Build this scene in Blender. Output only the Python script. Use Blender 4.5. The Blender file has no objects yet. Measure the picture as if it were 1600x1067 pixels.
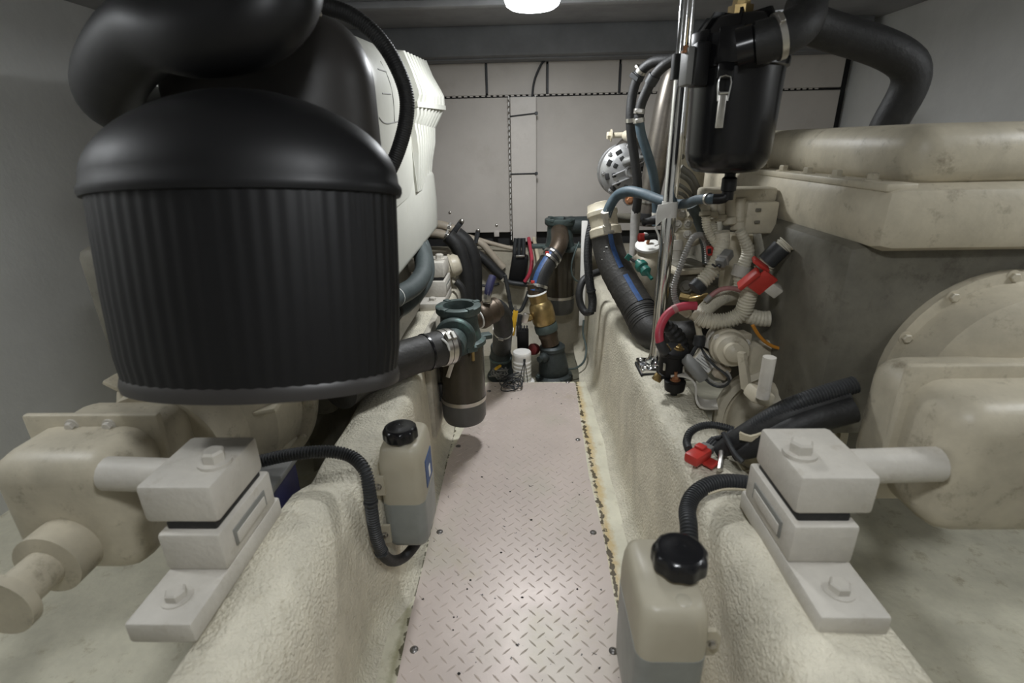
import bpy, bmesh, math, random
from mathutils import Vector as V, Matrix
random.seed(4)
S = bpy.context.scene
COL = S.collection
PI = math.pi
R = math.radians
# ------------------------------------------------------------------ camera
FPX, CX, CY = 800.0, 800.0, 533.5
CAM = V((0, 0, 1.10))
PITCH, YAW, ROLL = R(21.2), R(1.75), R(1.2)
F_ = V((-math.sin(YAW)*math.cos(PITCH), math.cos(YAW)*math.cos(PITCH), -math.sin(PITCH)))
R0 = V((math.cos(YAW), math.sin(YAW), 0))
U0 = R0.cross(F_)
R_ = R0*math.cos(ROLL) - U0*math.sin(ROLL)
U_ = R0*math.sin(ROLL) + U0*math.cos(ROLL)
cd = bpy.data.cameras.new('camera'); cam = bpy.data.objects.new('camera', cd); COL.objects.link(cam)
cd.sensor_width = 36.0; cd.lens = 36.0*FPX/1600.0; cd.clip_start = 0.02
m = Matrix((R_, U_, -F_)).transposed().to_4x4(); m.translation = CAM
cam.matrix_world = m
S.camera = cam
cd.dof.use_dof = True; cd.dof.focus_distance = 1.9; cd.dof.aperture_fstop = 3.4
# ------------------------------------------------------------------ world, exposure
w = bpy.data.worlds.new('world'); S.world = w; w.use_nodes = True
w.node_tree.nodes['Background'].inputs[0].default_value = (0.9, 0.95, 1, 1)
w.node_tree.nodes['Background'].inputs[1].default_value = 0.05
S.view_settings.view_transform = 'Standard'; S.view_settings.look = 'None'
S.view_settings.gamma = 1; S.view_settings.use_curve_mapping = False
S.view_settings.exposure = 0.6
LAMP_W = 8.5
CEIL = 1.64

def ray(px, py):
    return F_ + R_*((px-CX)/FPX) - U_*((py-CY)/FPX)
def P(px, py, Y):
    d = ray(px, py); return CAM + d*(Y/d.y)
def PX(px, py, X):
    d = ray(px, py); return CAM + d*(X/d.x)
def PZ(px, py, Z):
    d = ray(px, py); return CAM + d*((Z-CAM.z)/d.z)
def mpp(p):                     # metres per pixel at a point
    return (p-CAM).dot(F_)/FPX

# ------------------------------------------------------------------ mesh helpers
OFF = {}
def catmull(pts, n=10):
    pts = [V(p) for p in pts]
    if len(pts) == 2:
        return [pts[0].lerp(pts[1], i/n) for i in range(n+1)]
    out = []
    q = [pts[0]*2-pts[1]] + pts + [pts[-1]*2-pts[-2]]
    for i in range(1, len(q)-2):
        p0, p1, p2, p3 = q[i-1:i+3]
        # centripetal parametrisation
        t0 = 0; t1 = t0+max((p1-p0).length, 1e-6)**.5; t2 = t1+max((p2-p1).length, 1e-6)**.5; t3 = t2+max((p3-p2).length, 1e-6)**.5
        for k in range(n):
            t = t1+(t2-t1)*k/n
            a1 = p0*((t1-t)/(t1-t0))+p1*((t-t0)/(t1-t0)); a2 = p1*((t2-t)/(t2-t1))+p2*((t-t1)/(t2-t1)); a3 = p2*((t3-t)/(t3-t2))+p3*((t-t2)/(t3-t2))
            b1 = a1*((t2-t)/(t2-t0))+a2*((t-t0)/(t2-t0)); b2 = a2*((t3-t)/(t3-t1))+a3*((t-t1)/(t3-t1))
            out.append(b1*((t2-t)/(t2-t1))+b2*((t-t1)/(t2-t1)))
    out.append(pts[-1])
    return out
def resample(pts, rad, step):
    """pts control points; rad float or list -> evenly spaced (pos, tangent, normal, radius)"""
    n = 12
    fine = catmull(pts, n)
    if isinstance(rad, (int, float)): rr = [rad]*len(fine)
    else:
        if len(pts) == 2: rr = [rad[0]+(rad[1]-rad[0])*i/n for i in range(n+1)]
        else:
            rr = []
            for i in range(len(pts)-1): rr += [rad[i]+(rad[i+1]-rad[i])*k/n for k in range(n)]
            rr.append(rad[-1])
    L = [0.0]
    for a, b in zip(fine, fine[1:]): L.append(L[-1]+(b-a).length)
    N = max(2, int(round(L[-1]/step))+1)
    res = []; j = 0
    for i in range(N):
        s = L[-1]*i/(N-1)
        while j < len(L)-2 and L[j+1] < s: j += 1
        t = (s-L[j])/max(L[j+1]-L[j], 1e-9)
        res.append([fine[j].lerp(fine[j+1], t), None, None, rr[j]+(rr[j+1]-rr[j])*t, s])
    for i in range(N):
        a = res[max(i-1, 0)][0]; b = res[min(i+1, N-1)][0]
        res[i][1] = (b-a).normalized()
    nrm = res[0][1].orthogonal().normalized()
    for r_ in res:
        nrm = (nrm - r_[1]*nrm.dot(r_[1])).normalized(); r_[2] = nrm
    return res
def frame(axis, up=None):
    z = V(axis).normalized()
    if up is None: up = V((0, 0, 1)) if abs(z.z) < .9 else V((0, 1, 0))
    x = V(up).cross(z).normalized(); y = z.cross(x)
    return x, y, z

class MB:
    def __init__(s): s.v = []; s.f = []
    def add(s, vs, fs):
        o = len(s.v); s.v += [tuple(p) for p in vs]; s.f += [tuple(i+o for i in f) for f in fs]; return s
    def box(s, c, size, rot=None, bev=0.0, seg=2):
        bm = bmesh.new(); bmesh.ops.create_cube(bm, size=1)
        for v in bm.verts: v.co = V((v.co.x*size[0], v.co.y*size[1], v.co.z*size[2]))
        if bev > 0: bmesh.ops.bevel(bm, geom=bm.edges[:], offset=min(bev, min(size)*.49), segments=seg, profile=.5, affect='EDGES')
        M = rot if rot is not None else Matrix.Identity(3)
        bm.verts.index_update()
        s.add([V(c)+M@v.co for v in bm.verts], [[v.index for v in f.verts] for f in bm.faces]); bm.free(); return s
    def lathe(s, prof, o, axis=(0, 0, 1), seg=24, up=None, sx=1.0, sy=1.0, mod=None):
        x, y, z = frame(axis, up); o = V(o); vs = []; fs = []
        for r, h in prof:
            for k in range(seg):
                a = 2*PI*k/seg; q = r*(mod(a, h) if mod else 1)
                vs.append(o+x*(q*sx*math.cos(a))+y*(q*sy*math.sin(a))+z*h)
        n = len(prof)
        for i in range(n-1):
            for k in range(seg):
                a = i*seg+k; b = i*seg+(k+1) % seg
                fs.append((a, b, b+seg, a+seg))
        if prof[0][0] > 1e-5: fs.append(tuple(range(seg))[::-1])
        if prof[-1][0] > 1e-5: fs.append(tuple(range((n-1)*seg, n*seg)))
        return s.add(vs, fs)
    def cyl(s, a, b, r, seg=16, r2=None):
        a = V(a); b = V(b); return s.lathe([(r, 0), (r if r2 is None else r2, (b-a).length)], a, b-a, seg)
    def tube(s, pts, r, seg=12, step=.012, corr=None, cap=True):
        if corr: step = corr[0]/4
        fr = resample(pts, r, step); vs = []; fs = []
        for i, (p, t, n, rr, sl) in enumerate(fr):
            b = t.cross(n)
            if corr: rr = rr - corr[1]*(1 if (i % 4) in (2, 3) else 0)
            for k in range(seg):
                a = 2*PI*k/seg; vs.append(p+(n*math.cos(a)+b*math.sin(a))*rr)
        N = len(fr)
        for i in range(N-1):
            for k in range(seg):
                a = i*seg+k; b2 = i*seg+(k+1) % seg; fs.append((a, b2, b2+seg, a+seg))
        if cap: fs.append(tuple(range(seg))[::-1]); fs.append(tuple(range((N-1)*seg, N*seg)))
        return s.add(vs, fs)
    def strip(s, pts, r, toward, half, th=.0012, step=.015, t0=0., t1=1.):
        fr = resample(pts, r, step); N = len(fr); fr = fr[int(t0*(N-1)):int(t1*(N-1))+1]
        vs = []; fs = []; K = 5
        for p, t, n, rr, sl in fr:
            d = V(toward); d = (d-t*d.dot(t)).normalized(); b = t.cross(d)
            for k in range(K):
                a = (k/(K-1)*2-1)*half/rr; vs.append(p+(d*math.cos(a)+b*math.sin(a))*(rr+th))
            for k in range(K):
                a = (k/(K-1)*2-1)*half/rr; vs.append(p+(d*math.cos(a)+b*math.sin(a))*(rr-th))
        W = 2*K
        for i in range(len(fr)-1):
            for k in range(K-1):
                a = i*W+k; fs.append((a, a+1, a+1+W, a+W)); a += K; fs.append((a+1, a, a+W, a+1+W))
            a = i*W; fs.append((a, a+W, a+W+K, a+K)); a = i*W+K-1; fs.append((a+W, a, a+K, a+W+K))
        return s.add(vs, fs)
    def ring(s, pts, r, t, width, th=.003, seg=24, screw=True):
        fr = resample(pts, r, .01); q = fr[min(len(fr)-1, int(t*(len(fr)-1)))]
        h = width/2; rr = q[3]
        s.lathe([(rr*.97, -h), (rr+th, -h), (rr+th, h), (rr*.97, h)], q[0], q[1], seg)
        if screw:
            x, y, z = frame(q[1]); c = q[0]+y*(rr+th*2.2)
            s.box(c, (width*1.6, width*.8, width*.8), Matrix((x, y, z)).transposed(), width*.1, 1)
        return s
    def prism(s, poly, o, u, v, w):
        """closed 2D polygon (a,b) -> o+u*a+v*b extruded along vector w"""
        o = V(o); u = V(u); v = V(v); w = V(w); n = len(poly)
        a = [o+u*p[0]+v*p[1] for p in poly]
        return s.add(a+[p+w for p in a], [tuple(range(n))[::-1], tuple(range(n, 2*n))]+[(i, (i+1) % n, (i+1) % n+n, i+n) for i in range(n)])
    def hexbolt(s, o, axis, r, h, washer=True):
        if washer: s.lathe([(r*1.45, -.001), (r*1.45, h*.22), (r*1.2, h*.25)], o, axis, 16)
        s.lathe([(r*.95, 0), (r, h*.25), (r, h*.85), (r*.8, h)], o, axis, 6); return s
    def dome(s, o, axis, r, h, seg=12, n=4):
        return s.lathe([(r*math.cos(i/n*PI/2), h*math.sin(i/n*PI/2)) for i in range(n)]+[(r*.02, h)], o, axis, seg)
    def loft(s, rings, closed=True, cap=True):
        n = len(rings[0]); vs = [p for r_ in rings for p in r_]; fs = []
        for i in range(len(rings)-1):
            for k in range(n if closed else n-1):
                a = i*n+k; b = i*n+(k+1) % n; fs.append((a, b, b+n, a+n))
        if cap and closed: fs.append(tuple(range(n))[::-1]); fs.append(tuple(range((len(rings)-1)*n, len(rings)*n)))
        return s.add(vs, fs)
    def build(s, name, mt, parent=None, ang=38, origin=None, bev=0.0):
        off = OFF[parent.name] if parent is not None else (V(origin) if origin is not None else V((0, 0, 0)))
        me = bpy.data.meshes.new(name)
        bm = bmesh.new()
        vv = [bm.verts.new(V(p)-off) for p in s.v]
        for f in s.f:
            try: bm.faces.new([vv[i] for i in f])
            except ValueError: pass
        bmesh.ops.remove_doubles(bm, verts=bm.verts[:], dist=1e-6)
        bmesh.ops.recalc_face_normals(bm, faces=bm.faces[:])
        bm.to_mesh(me); bm.free()
        me.polygons.foreach_set('use_smooth', [True]*len(me.polygons))
        me.set_sharp_from_angle(angle=R(ang))
        o = bpy.data.objects.new(name, me); COL.objects.link(o)
        me.materials.append(mt)
        if parent is not None: o.parent = parent
        else: o.location = off
        if bev > 0:
            b = o.modifiers.new('bevel', 'BEVEL'); b.width = bev; b.segments = 2; b.limit_method = 'ANGLE'; b.angle_limit = R(40)
        OFF[o.name] = off
        return o
def thing(name, label, cat, loc, group=None):
    o = bpy.data.objects.new(name, None); COL.objects.link(o); o.location = V(loc); o.empty_display_size = .05
    o['label'] = label; o['category'] = cat
    if group: o['group'] = group
    OFF[o.name] = V(loc); return o
def tag(o, label, cat, group=None):
    o['label'] = label; o['category'] = cat
    if group: o['group'] = group
    return o
def struct(o, label=None):
    o['kind'] = 'structure'
    if label: o['label'] = label
    return o
def clamp(pts, r, t, width, th, seg, parent, name, mt):
    fr = resample(pts, r, .01); q = fr[min(len(fr)-1, int(t*(len(fr)-1)))]
    o = MB().ring(pts, r, t, width, th, seg, False).build(name, mt, parent)
    x, y, z = frame(q[1], CAM-q[0]); d = (CAM-q[0]); d = (d-z*d.dot(z)).normalized(); d = (d+V((0, 0, .8))); d = (d-z*d.dot(z)).normalized()
    x = d.cross(z).normalized()
    MB().box(q[0]+d*(q[3]+th*1.8), (width*1.7, width*.7, width*.8), Matrix((x, d, x.cross(d))).transposed(), width*.1, 1).build('clamp_screw', mt, o)
    return o
def rotz(a): return Matrix.Rotation(a, 3, 'Z')
def roty(a): return Matrix.Rotation(a, 3, 'Y')
def rotx(a): return Matrix.Rotation(a, 3, 'X')

# ------------------------------------------------------------------ materials
def mat(name, col, rough=.5, metal=0., var=.25, scale=9., bump=0., bscale=60., dirt=None, dirt_amt=0., dscale=18., spec=.5, coat=0.):
    m = bpy.data.materials.new(name); m.use_nodes = True; nt = m.node_tree; N = nt.nodes; L = nt.links
    b = N['Principled BSDF']; b.inputs['Metallic'].default_value = metal
    b.inputs['Specular IOR Level'].default_value = spec
    b.inputs['Coat Weight'].default_value = coat
    tc = N.new('ShaderNodeTexCoord')
    n1 = N.new('ShaderNodeTexNoise'); n1.inputs['Scale'].default_value = scale; n1.inputs['Detail'].default_value = 6; n1.inputs['Roughness'].default_value = .65
    L.new(tc.outputs['Object'], n1.inputs['Vector'])
    mr = N.new('ShaderNodeMapRange'); mr.inputs[1].default_value = .3; mr.inputs[2].default_value = .75; mr.inputs[3].default_value = 0; mr.inputs[4].default_value = 1
    L.new(n1.outputs['Fac'], mr.inputs[0])
    mx = N.new('ShaderNodeMix'); mx.data_type = 'RGBA'
    mx.inputs[6].default_value = (*[min(1, c*(1+var*.4)) for c in col], 1); mx.inputs[7].default_value = (*[c*(1-var) for c in col], 1)
    L.new(mr.outputs[0], mx.inputs[0]); out = mx.outputs[2]
    if dirt is not None:
        n2 = N.new('ShaderNodeTexNoise'); n2.inputs['Scale'].default_value = dscale; n2.inputs['Detail'].default_value = 8; n2.inputs['Roughness'].default_value = .75
        L.new(tc.outputs['Object'], n2.inputs['Vector'])
        r2 = N.new('ShaderNodeMapRange'); r2.inputs[1].default_value = .56; r2.inputs[2].default_value = .74; r2.inputs[3].default_value = 0; r2.inputs[4].default_value = dirt_amt
        L.new(n2.outputs['Fac'], r2.inputs[0])
        m2 = N.new('ShaderNodeMix'); m2.data_type = 'RGBA'; m2.inputs[7].default_value = (*dirt, 1)
        L.new(out, m2.inputs[6]); L.new(r2.outputs[0], m2.inputs[0]); out = m2.outputs[2]
    L.new(out, b.inputs['Base Color'])
    rr = N.new('ShaderNodeMapRange'); rr.inputs[3].default_value = max(.03, rough-.08); rr.inputs[4].default_value = min(1, rough+.12)
    L.new(n1.outputs['Fac'], rr.inputs[0]); L.new(rr.outputs[0], b.inputs['Roughness'])
    if bump > 0:
        n3 = N.new('ShaderNodeTexNoise'); n3.inputs['Scale'].default_value = bscale; n3.inputs['Detail'].default_value = 4
        L.new(tc.outputs['Object'], n3.inputs['Vector'])
        bp = N.new('ShaderNodeBump'); bp.inputs['Strength'].default_value = bump; bp.inputs['Distance'].default_value = .004
        L.new(n3.outputs['Fac'], bp.inputs['Height']); L.new(bp.outputs[0], b.inputs['Normal'])
    return m
M = {}
M['gelcoat'] = mat('painted_fibreglass', (.74, .72, .62), .5, 0, .22, 5, .55, 75, (.33, .29, .2), .55, 7)
M['gelcoat_rough'] = mat('rough_fibreglass', (.71, .665, .535), .5, 0, .25, 10, 1.0, 140, (.36, .31, .2), .6, 26)
for n_ in M['gelcoat_rough'].node_tree.nodes:
    if n_.type == 'BUMP': n_.inputs['Distance'].default_value = .0065
M['dark_gap'] = mat('dark_gap', (.02, .02, .02), .7)
M['floorgel'] = mat('bilge_paint', (.72, .69, .55), .5, 0, .25, 7, .4, 60, (.30, .24, .12), .7, 16)
M['bilge'] = mat('shaded_grimy_bilge', (.20, .19, .14), .4, 0, .4, 9, .5, 60, (.05, .06, .045), .9, 8)  # wet greenish grime; base tone also darkened for the dim bilge
M['riser'] = mat('shaded_riser', (.46, .42, .33), .5, 0, .3, 6, .5, 60, (.20, .17, .12), .7, 7)  # paint and dirt darkened to stand in for shade low down
M['hull'] = mat('hull_paint', (.74, .74, .72), .55, 0, .12, 3, .2, 50)
M['panel'] = mat('bulkhead_panel', (.53, .49, .445), .55, 0, .12, 2.5, .05, 80, (.36, .32, .27), .4, 3.5)
M['panel2'] = mat('duct_cover', (.56, .52, .475), .45, 0, .12, 5, 0, 80, (.36, .32, .27), .3, 9)
M['ceil'] = mat('ceiling_liner', (.30, .30, .31), .5, 0, .3, 4)
M['beam'] = mat('ceiling_beam', (.20, .205, .215), .6, 0, .3, 4)
M['black'] = mat('black_plastic', (.006, .006, .0065), .45, 0, .3, 8, 0, 60, None, 0, 18, .3)
M['black_gloss'] = mat('black_moulding', (.034, .031, .029), .40, 0, .25, 4)
M['black_sep'] = mat('black_canister', (.009, .009, .010), .2, 0, .25, 6, 0, 60, None, 0, 18, .4)
M['rubber'] = mat('black_rubber', (.016, .016, .016), .55, 0, .35, 25, .25, 140, (.08, .08, .07), .3, 30)
M['rubber_brown'] = mat('brown_rubber', (.026, .024, .021), .55, 0, .35, 25, .3, 90, (.09, .08, .07), .4, 30)
M['loom_black'] = mat('black_loom', (.03, .032, .034), .5, 0, .3, 20)
M['rubber_green'] = mat('green_rubber', (.06, .075, .075), .55, 0, .3, 20, .15, 120)
M['blue_hose'] = mat('slate_blue_hose', (.055, .085, .105), .55, 0, .3, 25, .15, 120)
M['eng_white'] = mat('white_engine_paint', (.56, .56, .50), .36, 0, .08, 4, .04, 30, (.44, .40, .30), .4, 7)
M['eng_seam'] = mat('dark_seam', (.22, .22, .2), .6, 0, .2, 9)
M['eng_beige'] = mat('beige_engine_paint', (.53, .48, .37), .42, 0, .25, 10, .2, 60, (.13, .10, .06), .8, 17)
M['eng_dim'] = mat('shaded_engine_paint', (.15, .14, .11), .5, 0, .35, 10, .2, 60, (.04, .03, .02), .8, 12)  # darkened engine paint with grime, puts shade into the gaps between parts
M['mount'] = mat('mount_casting', (.56, .53, .47), .5, 0, .15, 10, .3, 90, (.3, .25, .18), .5, 16)
M['chrome'] = mat('polished_steel', (.78, .78, .78), .08, 1, .08, 20, .02, 200)
M['steel'] = mat('steel', (.58, .56, .52), .3, 1, .2, 30)
M['alu'] = mat('cast_aluminium', (.42, .42, .42), .36, .8, .25, 25, .15, 120, (.12, .12, .11), .6, 30)
M['alu_dark'] = mat('dark_metal_pipe', (.20, .18, .155), .34, .75, .45, 12)
M['screw'] = mat('dull_screw', (.22, .21, .20), .35, .8, .3, 60)
M['slot'] = mat('dark_slot', (.015, .015, .015), .7)
M['brass'] = mat('brass', (.40, .29, .13), .34, .9, .35, 18, .1, 80, (.16, .10, .05), .6, 20)
M['bronze_brown'] = mat('brown_bronze', (.085, .062, .042), .42, .5, .4, 18, .2, 80, (.08, .05, .03), .6, 22)
M['bronze_green'] = mat('verdigris_bronze', (.075, .10, .095), .5, .35, .4, 14, .4, 70, (.10, .21, .18), .8, 16)
M['bronze_dark'] = mat('dark_green_bronze', (.04, .05, .05), .5, .3, .4, 14, .4, 70, (.12, .14, .13), .5, 22)
M['bowl'] = mat('smoked_bowl', (.052, .044, .031), .2, .2, .35, 6)
M['bowl_grey'] = mat('grey_bowl_foot', (.10, .10, .095), .35, .1, .25, 9)
M['blue_tape'] = mat('blue_stripe', (.022, .075, .22), .5, 0, .45, 60)
M['red'] = mat('red_plastic', (.50, .04, .03), .4, 0, .25, 20)
M['maroon'] = mat('maroon_cap', (.16, .025, .025), .45, 0, .3, 20)
M['red_cable'] = mat('red_cable', (.48, .05, .08), .45, 0, .25, 20)
M['pink_cable'] = mat('faded_red_cable', (.42, .20, .19), .5, 0, .25, 30)
M['loom_beige'] = mat('beige_loom', (.60, .56, .45), .5, 0, .18, 25, 0, 60, (.12, .10, .07), .7, 45)
M['loom_grey'] = mat('grey_loom', (.30, .29, .27), .5, 0, .3, 25)
M['grey'] = mat('grey_plastic', (.20, .20, .19), .5, 0, .2, 15)
M['white'] = mat('white_plastic', (.80, .79, .75), .4, 0, .1, 10, 0, 60, (.45, .4, .32), .5, 20)
M['paint_white'] = mat('white_sealant', (.8, .8, .76), .6)
M['yellow'] = mat('yellow_plastic', (.65, .38, .02), .4, 0, .15, 20)
M['navy'] = mat('navy_plastic', (.025, .025, .07), .35, 0, .3, 20)
M['green'] = mat('green_plastic', (.01, .13, .10), .4, 0, .2, 20)
M['board'] = mat('weathered_board', (.45, .42, .35), .6, 0, .35, 22, .5, 50, (.18, .15, .10), .6, 16)
M['orange'] = mat('orange_wire', (.6, .25, .03), .5)
M['cream'] = mat('cream_plastic', (.40, .37, .29), .4, 0, .15, 14)
M['copper'] = mat('rusty_bolt', (.42, .20, .10), .5, .6, .35, 40)
M['tan'] = mat('tan_hose', (.42, .36, .28), .55, 0, .25, 25)
M['label'] = mat('white_label', (.75, .74, .70), .5, 0, .1, 15)
M['coolant'] = mat('coolant_seen_through_plastic', (.235, .25, .235), .38, 0, .2, 12)
M['white_wire'] = mat('cream_wire', (.62, .55, .40), .5)
# milky plastic: see-through enough to show the coolant level
m = bpy.data.materials.new('milky_plastic'); m.use_nodes = True; nt = m.node_tree
b = nt.nodes['Principled BSDF']; b.inputs['Base Color'].default_value = (.66, .62, .50, 1); b.inputs['Roughness'].default_value = .38
b.inputs['Subsurface Weight'].default_value = 0.0
tr = nt.nodes.new('ShaderNodeBsdfTransparent'); tr.inputs[0].default_value = (.92, .90, .82, 1)
mx = nt.nodes.new('ShaderNodeMixShader'); mx.inputs[0].default_value = .86
nz = nt.nodes.new('ShaderNodeTexNoise'); nz.inputs['Scale'].default_value = 14; nz.inputs['Detail'].default_value = 5
tcn = nt.nodes.new('ShaderNodeTexCoord'); nt.links.new(tcn.outputs['Object'], nz.inputs['Vector'])
rmp = nt.nodes.new('ShaderNodeMix'); rmp.data_type = 'RGBA'; rmp.inputs[6].default_value = (.70, .66, .54, 1); rmp.inputs[7].default_value = (.52, .47, .36, 1)
nt.links.new(nz.outputs['Fac'], rmp.inputs[0]); nt.links.new(rmp.outputs[2], b.inputs['Base Color'])
tl = nt.nodes.new('ShaderNodeBsdfTranslucent'); nt.links.new(rmp.outputs[2], tl.inputs[0]); m3 = nt.nodes.new('ShaderNodeMixShader'); m3.inputs[0].default_value = .35
nt.links.new(b.outputs[0], m3.inputs[1]); nt.links.new(tl.outputs[0], m3.inputs[2])
nt.links.new(tr.outputs[0], mx.inputs[1]); nt.links.new(m3.outputs[0], mx.inputs[2])
nt.links.new(mx.outputs[0], nt.nodes['Material Output'].inputs[0])
M['tank'] = m
def emit(name, col, s):
    m = bpy.data.materials.new(name); m.use_nodes = True; b = m.node_tree.nodes['Principled BSDF']
    b.inputs['Base Color'].default_value = (.9, .9, .9, 1); b.inputs['Emission Color'].default_value = (*col, 1); b.inputs['Emission Strength'].default_value = s
    return m
M['lens'] = emit('lamp_lens', (.93, .97, 1.0), 6.0)

# tread plate: pink-grey paint, stains, black specks
def plate_mat():
    m = mat('tread_plate_paint', (.60, .515, .465), .36, .1, .13, 4, .05, 150, (.50, .42, .27), .6, 5)
    nt = m.node_tree; N = nt.nodes; L = nt.links; b = N['Principled BSDF']
    src = b.inputs['Base Color'].links[0].from_socket
    tc = N.new('ShaderNodeTexCoord')
    n = N.new('ShaderNodeTexNoise'); n.inputs['Scale'].default_value = 3.1; n.inputs['Detail'].default_value = 3
    L.new(tc.outputs['Object'], n.inputs['Vector'])
    r = N.new('ShaderNodeMapRange'); r.inputs[1].default_value = .52; r.inputs[2].default_value = .7; r.inputs[4].default_value = .5
    L.new(n.outputs['Fac'], r.inputs[0])
    m1 = N.new('ShaderNodeMix'); m1.data_type = 'RGBA'; m1.inputs[7].default_value = (.47, .46, .36, 1)
    L.new(src, m1.inputs[6]); L.new(r.outputs[0], m1.inputs[0])
    n2 = N.new('ShaderNodeTexNoise'); n2.inputs['Scale'].default_value = 62; n2.inputs['Detail'].default_value = 2
    L.new(tc.outputs['Object'], n2.inputs['Vector'])
    r2 = N.new('ShaderNodeMapRange'); r2.inputs[1].default_value = .725; r2.inputs[2].default_value = .75
    L.new(n2.outputs['Fac'], r2.inputs[0])
    m2 = N.new('ShaderNodeMix'); m2.data_type = 'RGBA'; m2.inputs[7].default_value = (.07, .06, .055, 1)
    L.new(m1.outputs[2], m2.inputs[6]); L.new(r2.outputs[0], m2.inputs[0]); L.new(m2.outputs[2], b.inputs['Base Color'])
    return m
M['plate'] = plate_mat()
# bilge floor: rusty, mouldy line along the plate's edges
_r0, _r1, _l0, _l1 = PZ(980, 1043, 0), PZ(905, 640, 0), PZ(620, 1063, 0), PZ(700, 718, 0)
RXS = (_r1.x-_r0.x)/(_r1.y-_r0.y); RX0 = _r0.x-RXS*_r0.y; LXS = (_l1.x-_l0.x)/(_l1.y-_l0.y); LX0 = _l0.x-LXS*_l0.y
def floor_mat():
    m = M['floorgel']; nt = m.node_tree; N = nt.nodes; L = nt.links; b = N['Principled BSDF']
    src = b.inputs['Base Color'].links[0].from_socket
    tc = N.new('ShaderNodeTexCoord'); sp = N.new('ShaderNodeSeparateXYZ'); L.new(tc.outputs['Object'], sp.inputs[0])
    n = N.new('ShaderNodeTexNoise'); n.inputs['Scale'].default_value = 14; n.inputs['Detail'].default_value = 7; n.inputs['Roughness'].default_value = .75
    L.new(tc.outputs['Object'], n.inputs['Vector'])
    nb = N.new('ShaderNodeTexNoise'); nb.inputs['Scale'].default_value = 48; nb.inputs['Detail'].default_value = 5; L.new(tc.outputs['Object'], nb.inputs['Vector'])
    def chain(x0, slope, wdt, col, src, amp, thr, n, soft):
        sl = N.new('ShaderNodeMath'); sl.operation = 'MULTIPLY_ADD'; L.new(sp.outputs[1], sl.inputs[0]); sl.inputs[1].default_value = slope; sl.inputs[2].default_value = x0
        d = N.new('ShaderNodeMath'); d.operation = 'SUBTRACT'; L.new(sp.outputs[0], d.inputs[0]); L.new(sl.outputs[0], d.inputs[1])
        a = N.new('ShaderNodeMath'); a.operation = 'ABSOLUTE'; L.new(d.outputs[0], a.inputs[0])
        k = N.new('ShaderNodeMath'); k.operation = 'MULTIPLY'; k.inputs[1].default_value = 1/wdt; L.new(a.outputs[0], k.inputs[0])
        q = N.new('ShaderNodeMath'); q.operation = 'SUBTRACT'; L.new(n.outputs['Fac'], q.inputs[0]); L.new(k.outputs[0], q.inputs[1])
        r = N.new('ShaderNodeMapRange'); r.inputs[1].default_value = thr; r.inputs[2].default_value = thr+soft; r.inputs[4].default_value = amp
        L.new(q.outputs[0], r.inputs[0])
        mm = N.new('ShaderNodeMix'); mm.data_type = 'RGBA'; mm.inputs[7].default_value = (*col, 1)
        L.new(src, mm.inputs[6]); L.new(r.outputs[0], mm.inputs[0]); return mm.outputs[2]
    s = chain(RX0+.020, RXS, .075, (.60, .43, .17), src, .75, .22, n, .28)
    s = chain(RX0+.012, RXS, .055, (.08, .06, .03), s, .95, .40, nb, .06)
    s = chain(LX0-.02, LXS, .060, (.34, .33, .18), s, .6, .25, n, .28)
    s = chain(LX0-.008, LXS, .050, (.10, .09, .05), s, .9, .42, nb, .06)
    L.new(s, b.inputs['Base Color'])
floor_mat()
# ================================================================== SETTING
YB = 3.10           # bulkhead
XS = 1.75           # hull sides
YF = -1.3
mb = MB().box((0, (YF+2.32)/2, -.07), (3.6, 2.32-YF, .10))
struct(mb.build('floor', M['floorgel']))
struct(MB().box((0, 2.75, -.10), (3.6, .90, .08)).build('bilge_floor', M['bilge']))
mb = MB().box((-XS-.03, .9, .80), (.06, 4.5, 1.80)); struct(mb.build('wall_left', M['hull']))
mb = MB().box((XS+.03, .9, .80), (.06, 4.5, 1.80)); struct(mb.build('wall_right', M['hull']))
mb = MB().box((0, YF-.03, .80), (3.6, .06, 1.80)); struct(mb.build('wall_front', M['hull']))
mb = MB().box((0, .9, CEIL+.03), (3.6, 4.5, .06)); struct(mb.build('ceiling', M['ceil']))
# ceiling liner seams and beam along the bulkhead
mb = MB().box((0, 2.955, 1.575), (3.4, .10, .135), None, .012); mb.box((0, 3.03, 1.512), (3.4, .12, .025), None, .004)
struct(mb.build('trim_1', M['beam']))
mb = MB().box((0, 2.42, CEIL-.012), (3.4, .05, .025), None, .004); struct(mb.build('trim_2', M['ceil']))
# bulkhead
zt = P(820, 148, YB).z; zl = P(760, 363, YB).z; ztop = 1.62
wb = struct(MB().box((0, YB+.07, .78), (3.5, .06, 1.7)).build('wall_back', M['dark_gap']))
xs = [P(x, 120, YB).x for x in (760, 855, 968)]
ed = [-1.7, xs[0]-.36*2, xs[0]-.36, *xs, xs[2]+.37, 1.7]
for i in range(len(ed)-1):
    if ed[i+1]-ed[i] < .05: continue
    MB().box(((ed[i]+ed[i+1])/2, YB, (zt+ztop)/2), (ed[i+1]-ed[i]-.012, .03, ztop-zt), None, .002, 1).build('panel', M['panel'], wb)
for a, b in ((-1.7, P(815, 250, YB).x), (P(818, 250, YB).x, 1.7)):
    MB().box(((a+b)/2, YB+.006, (zt-.012+zl)/2), (b-a-.003, .03, zt-.012-zl), None, .002, 1).build('panel', M['panel'], wb)
mb = MB()                                             # perforated strip between the panel rows
x = -1.6
mb.box((0, YB+.02, zt-.004), (3.3, .02, .012))
o = mb.build('joint_strip', M['dark_gap'], wb)
mb = MB()
while x < 1.6:
    mb.box((x, YB-.012, zt-.004), (.018, .006, .007)); x += .032
mb.build('perforated_edge', M['panel'], wb)
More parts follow.
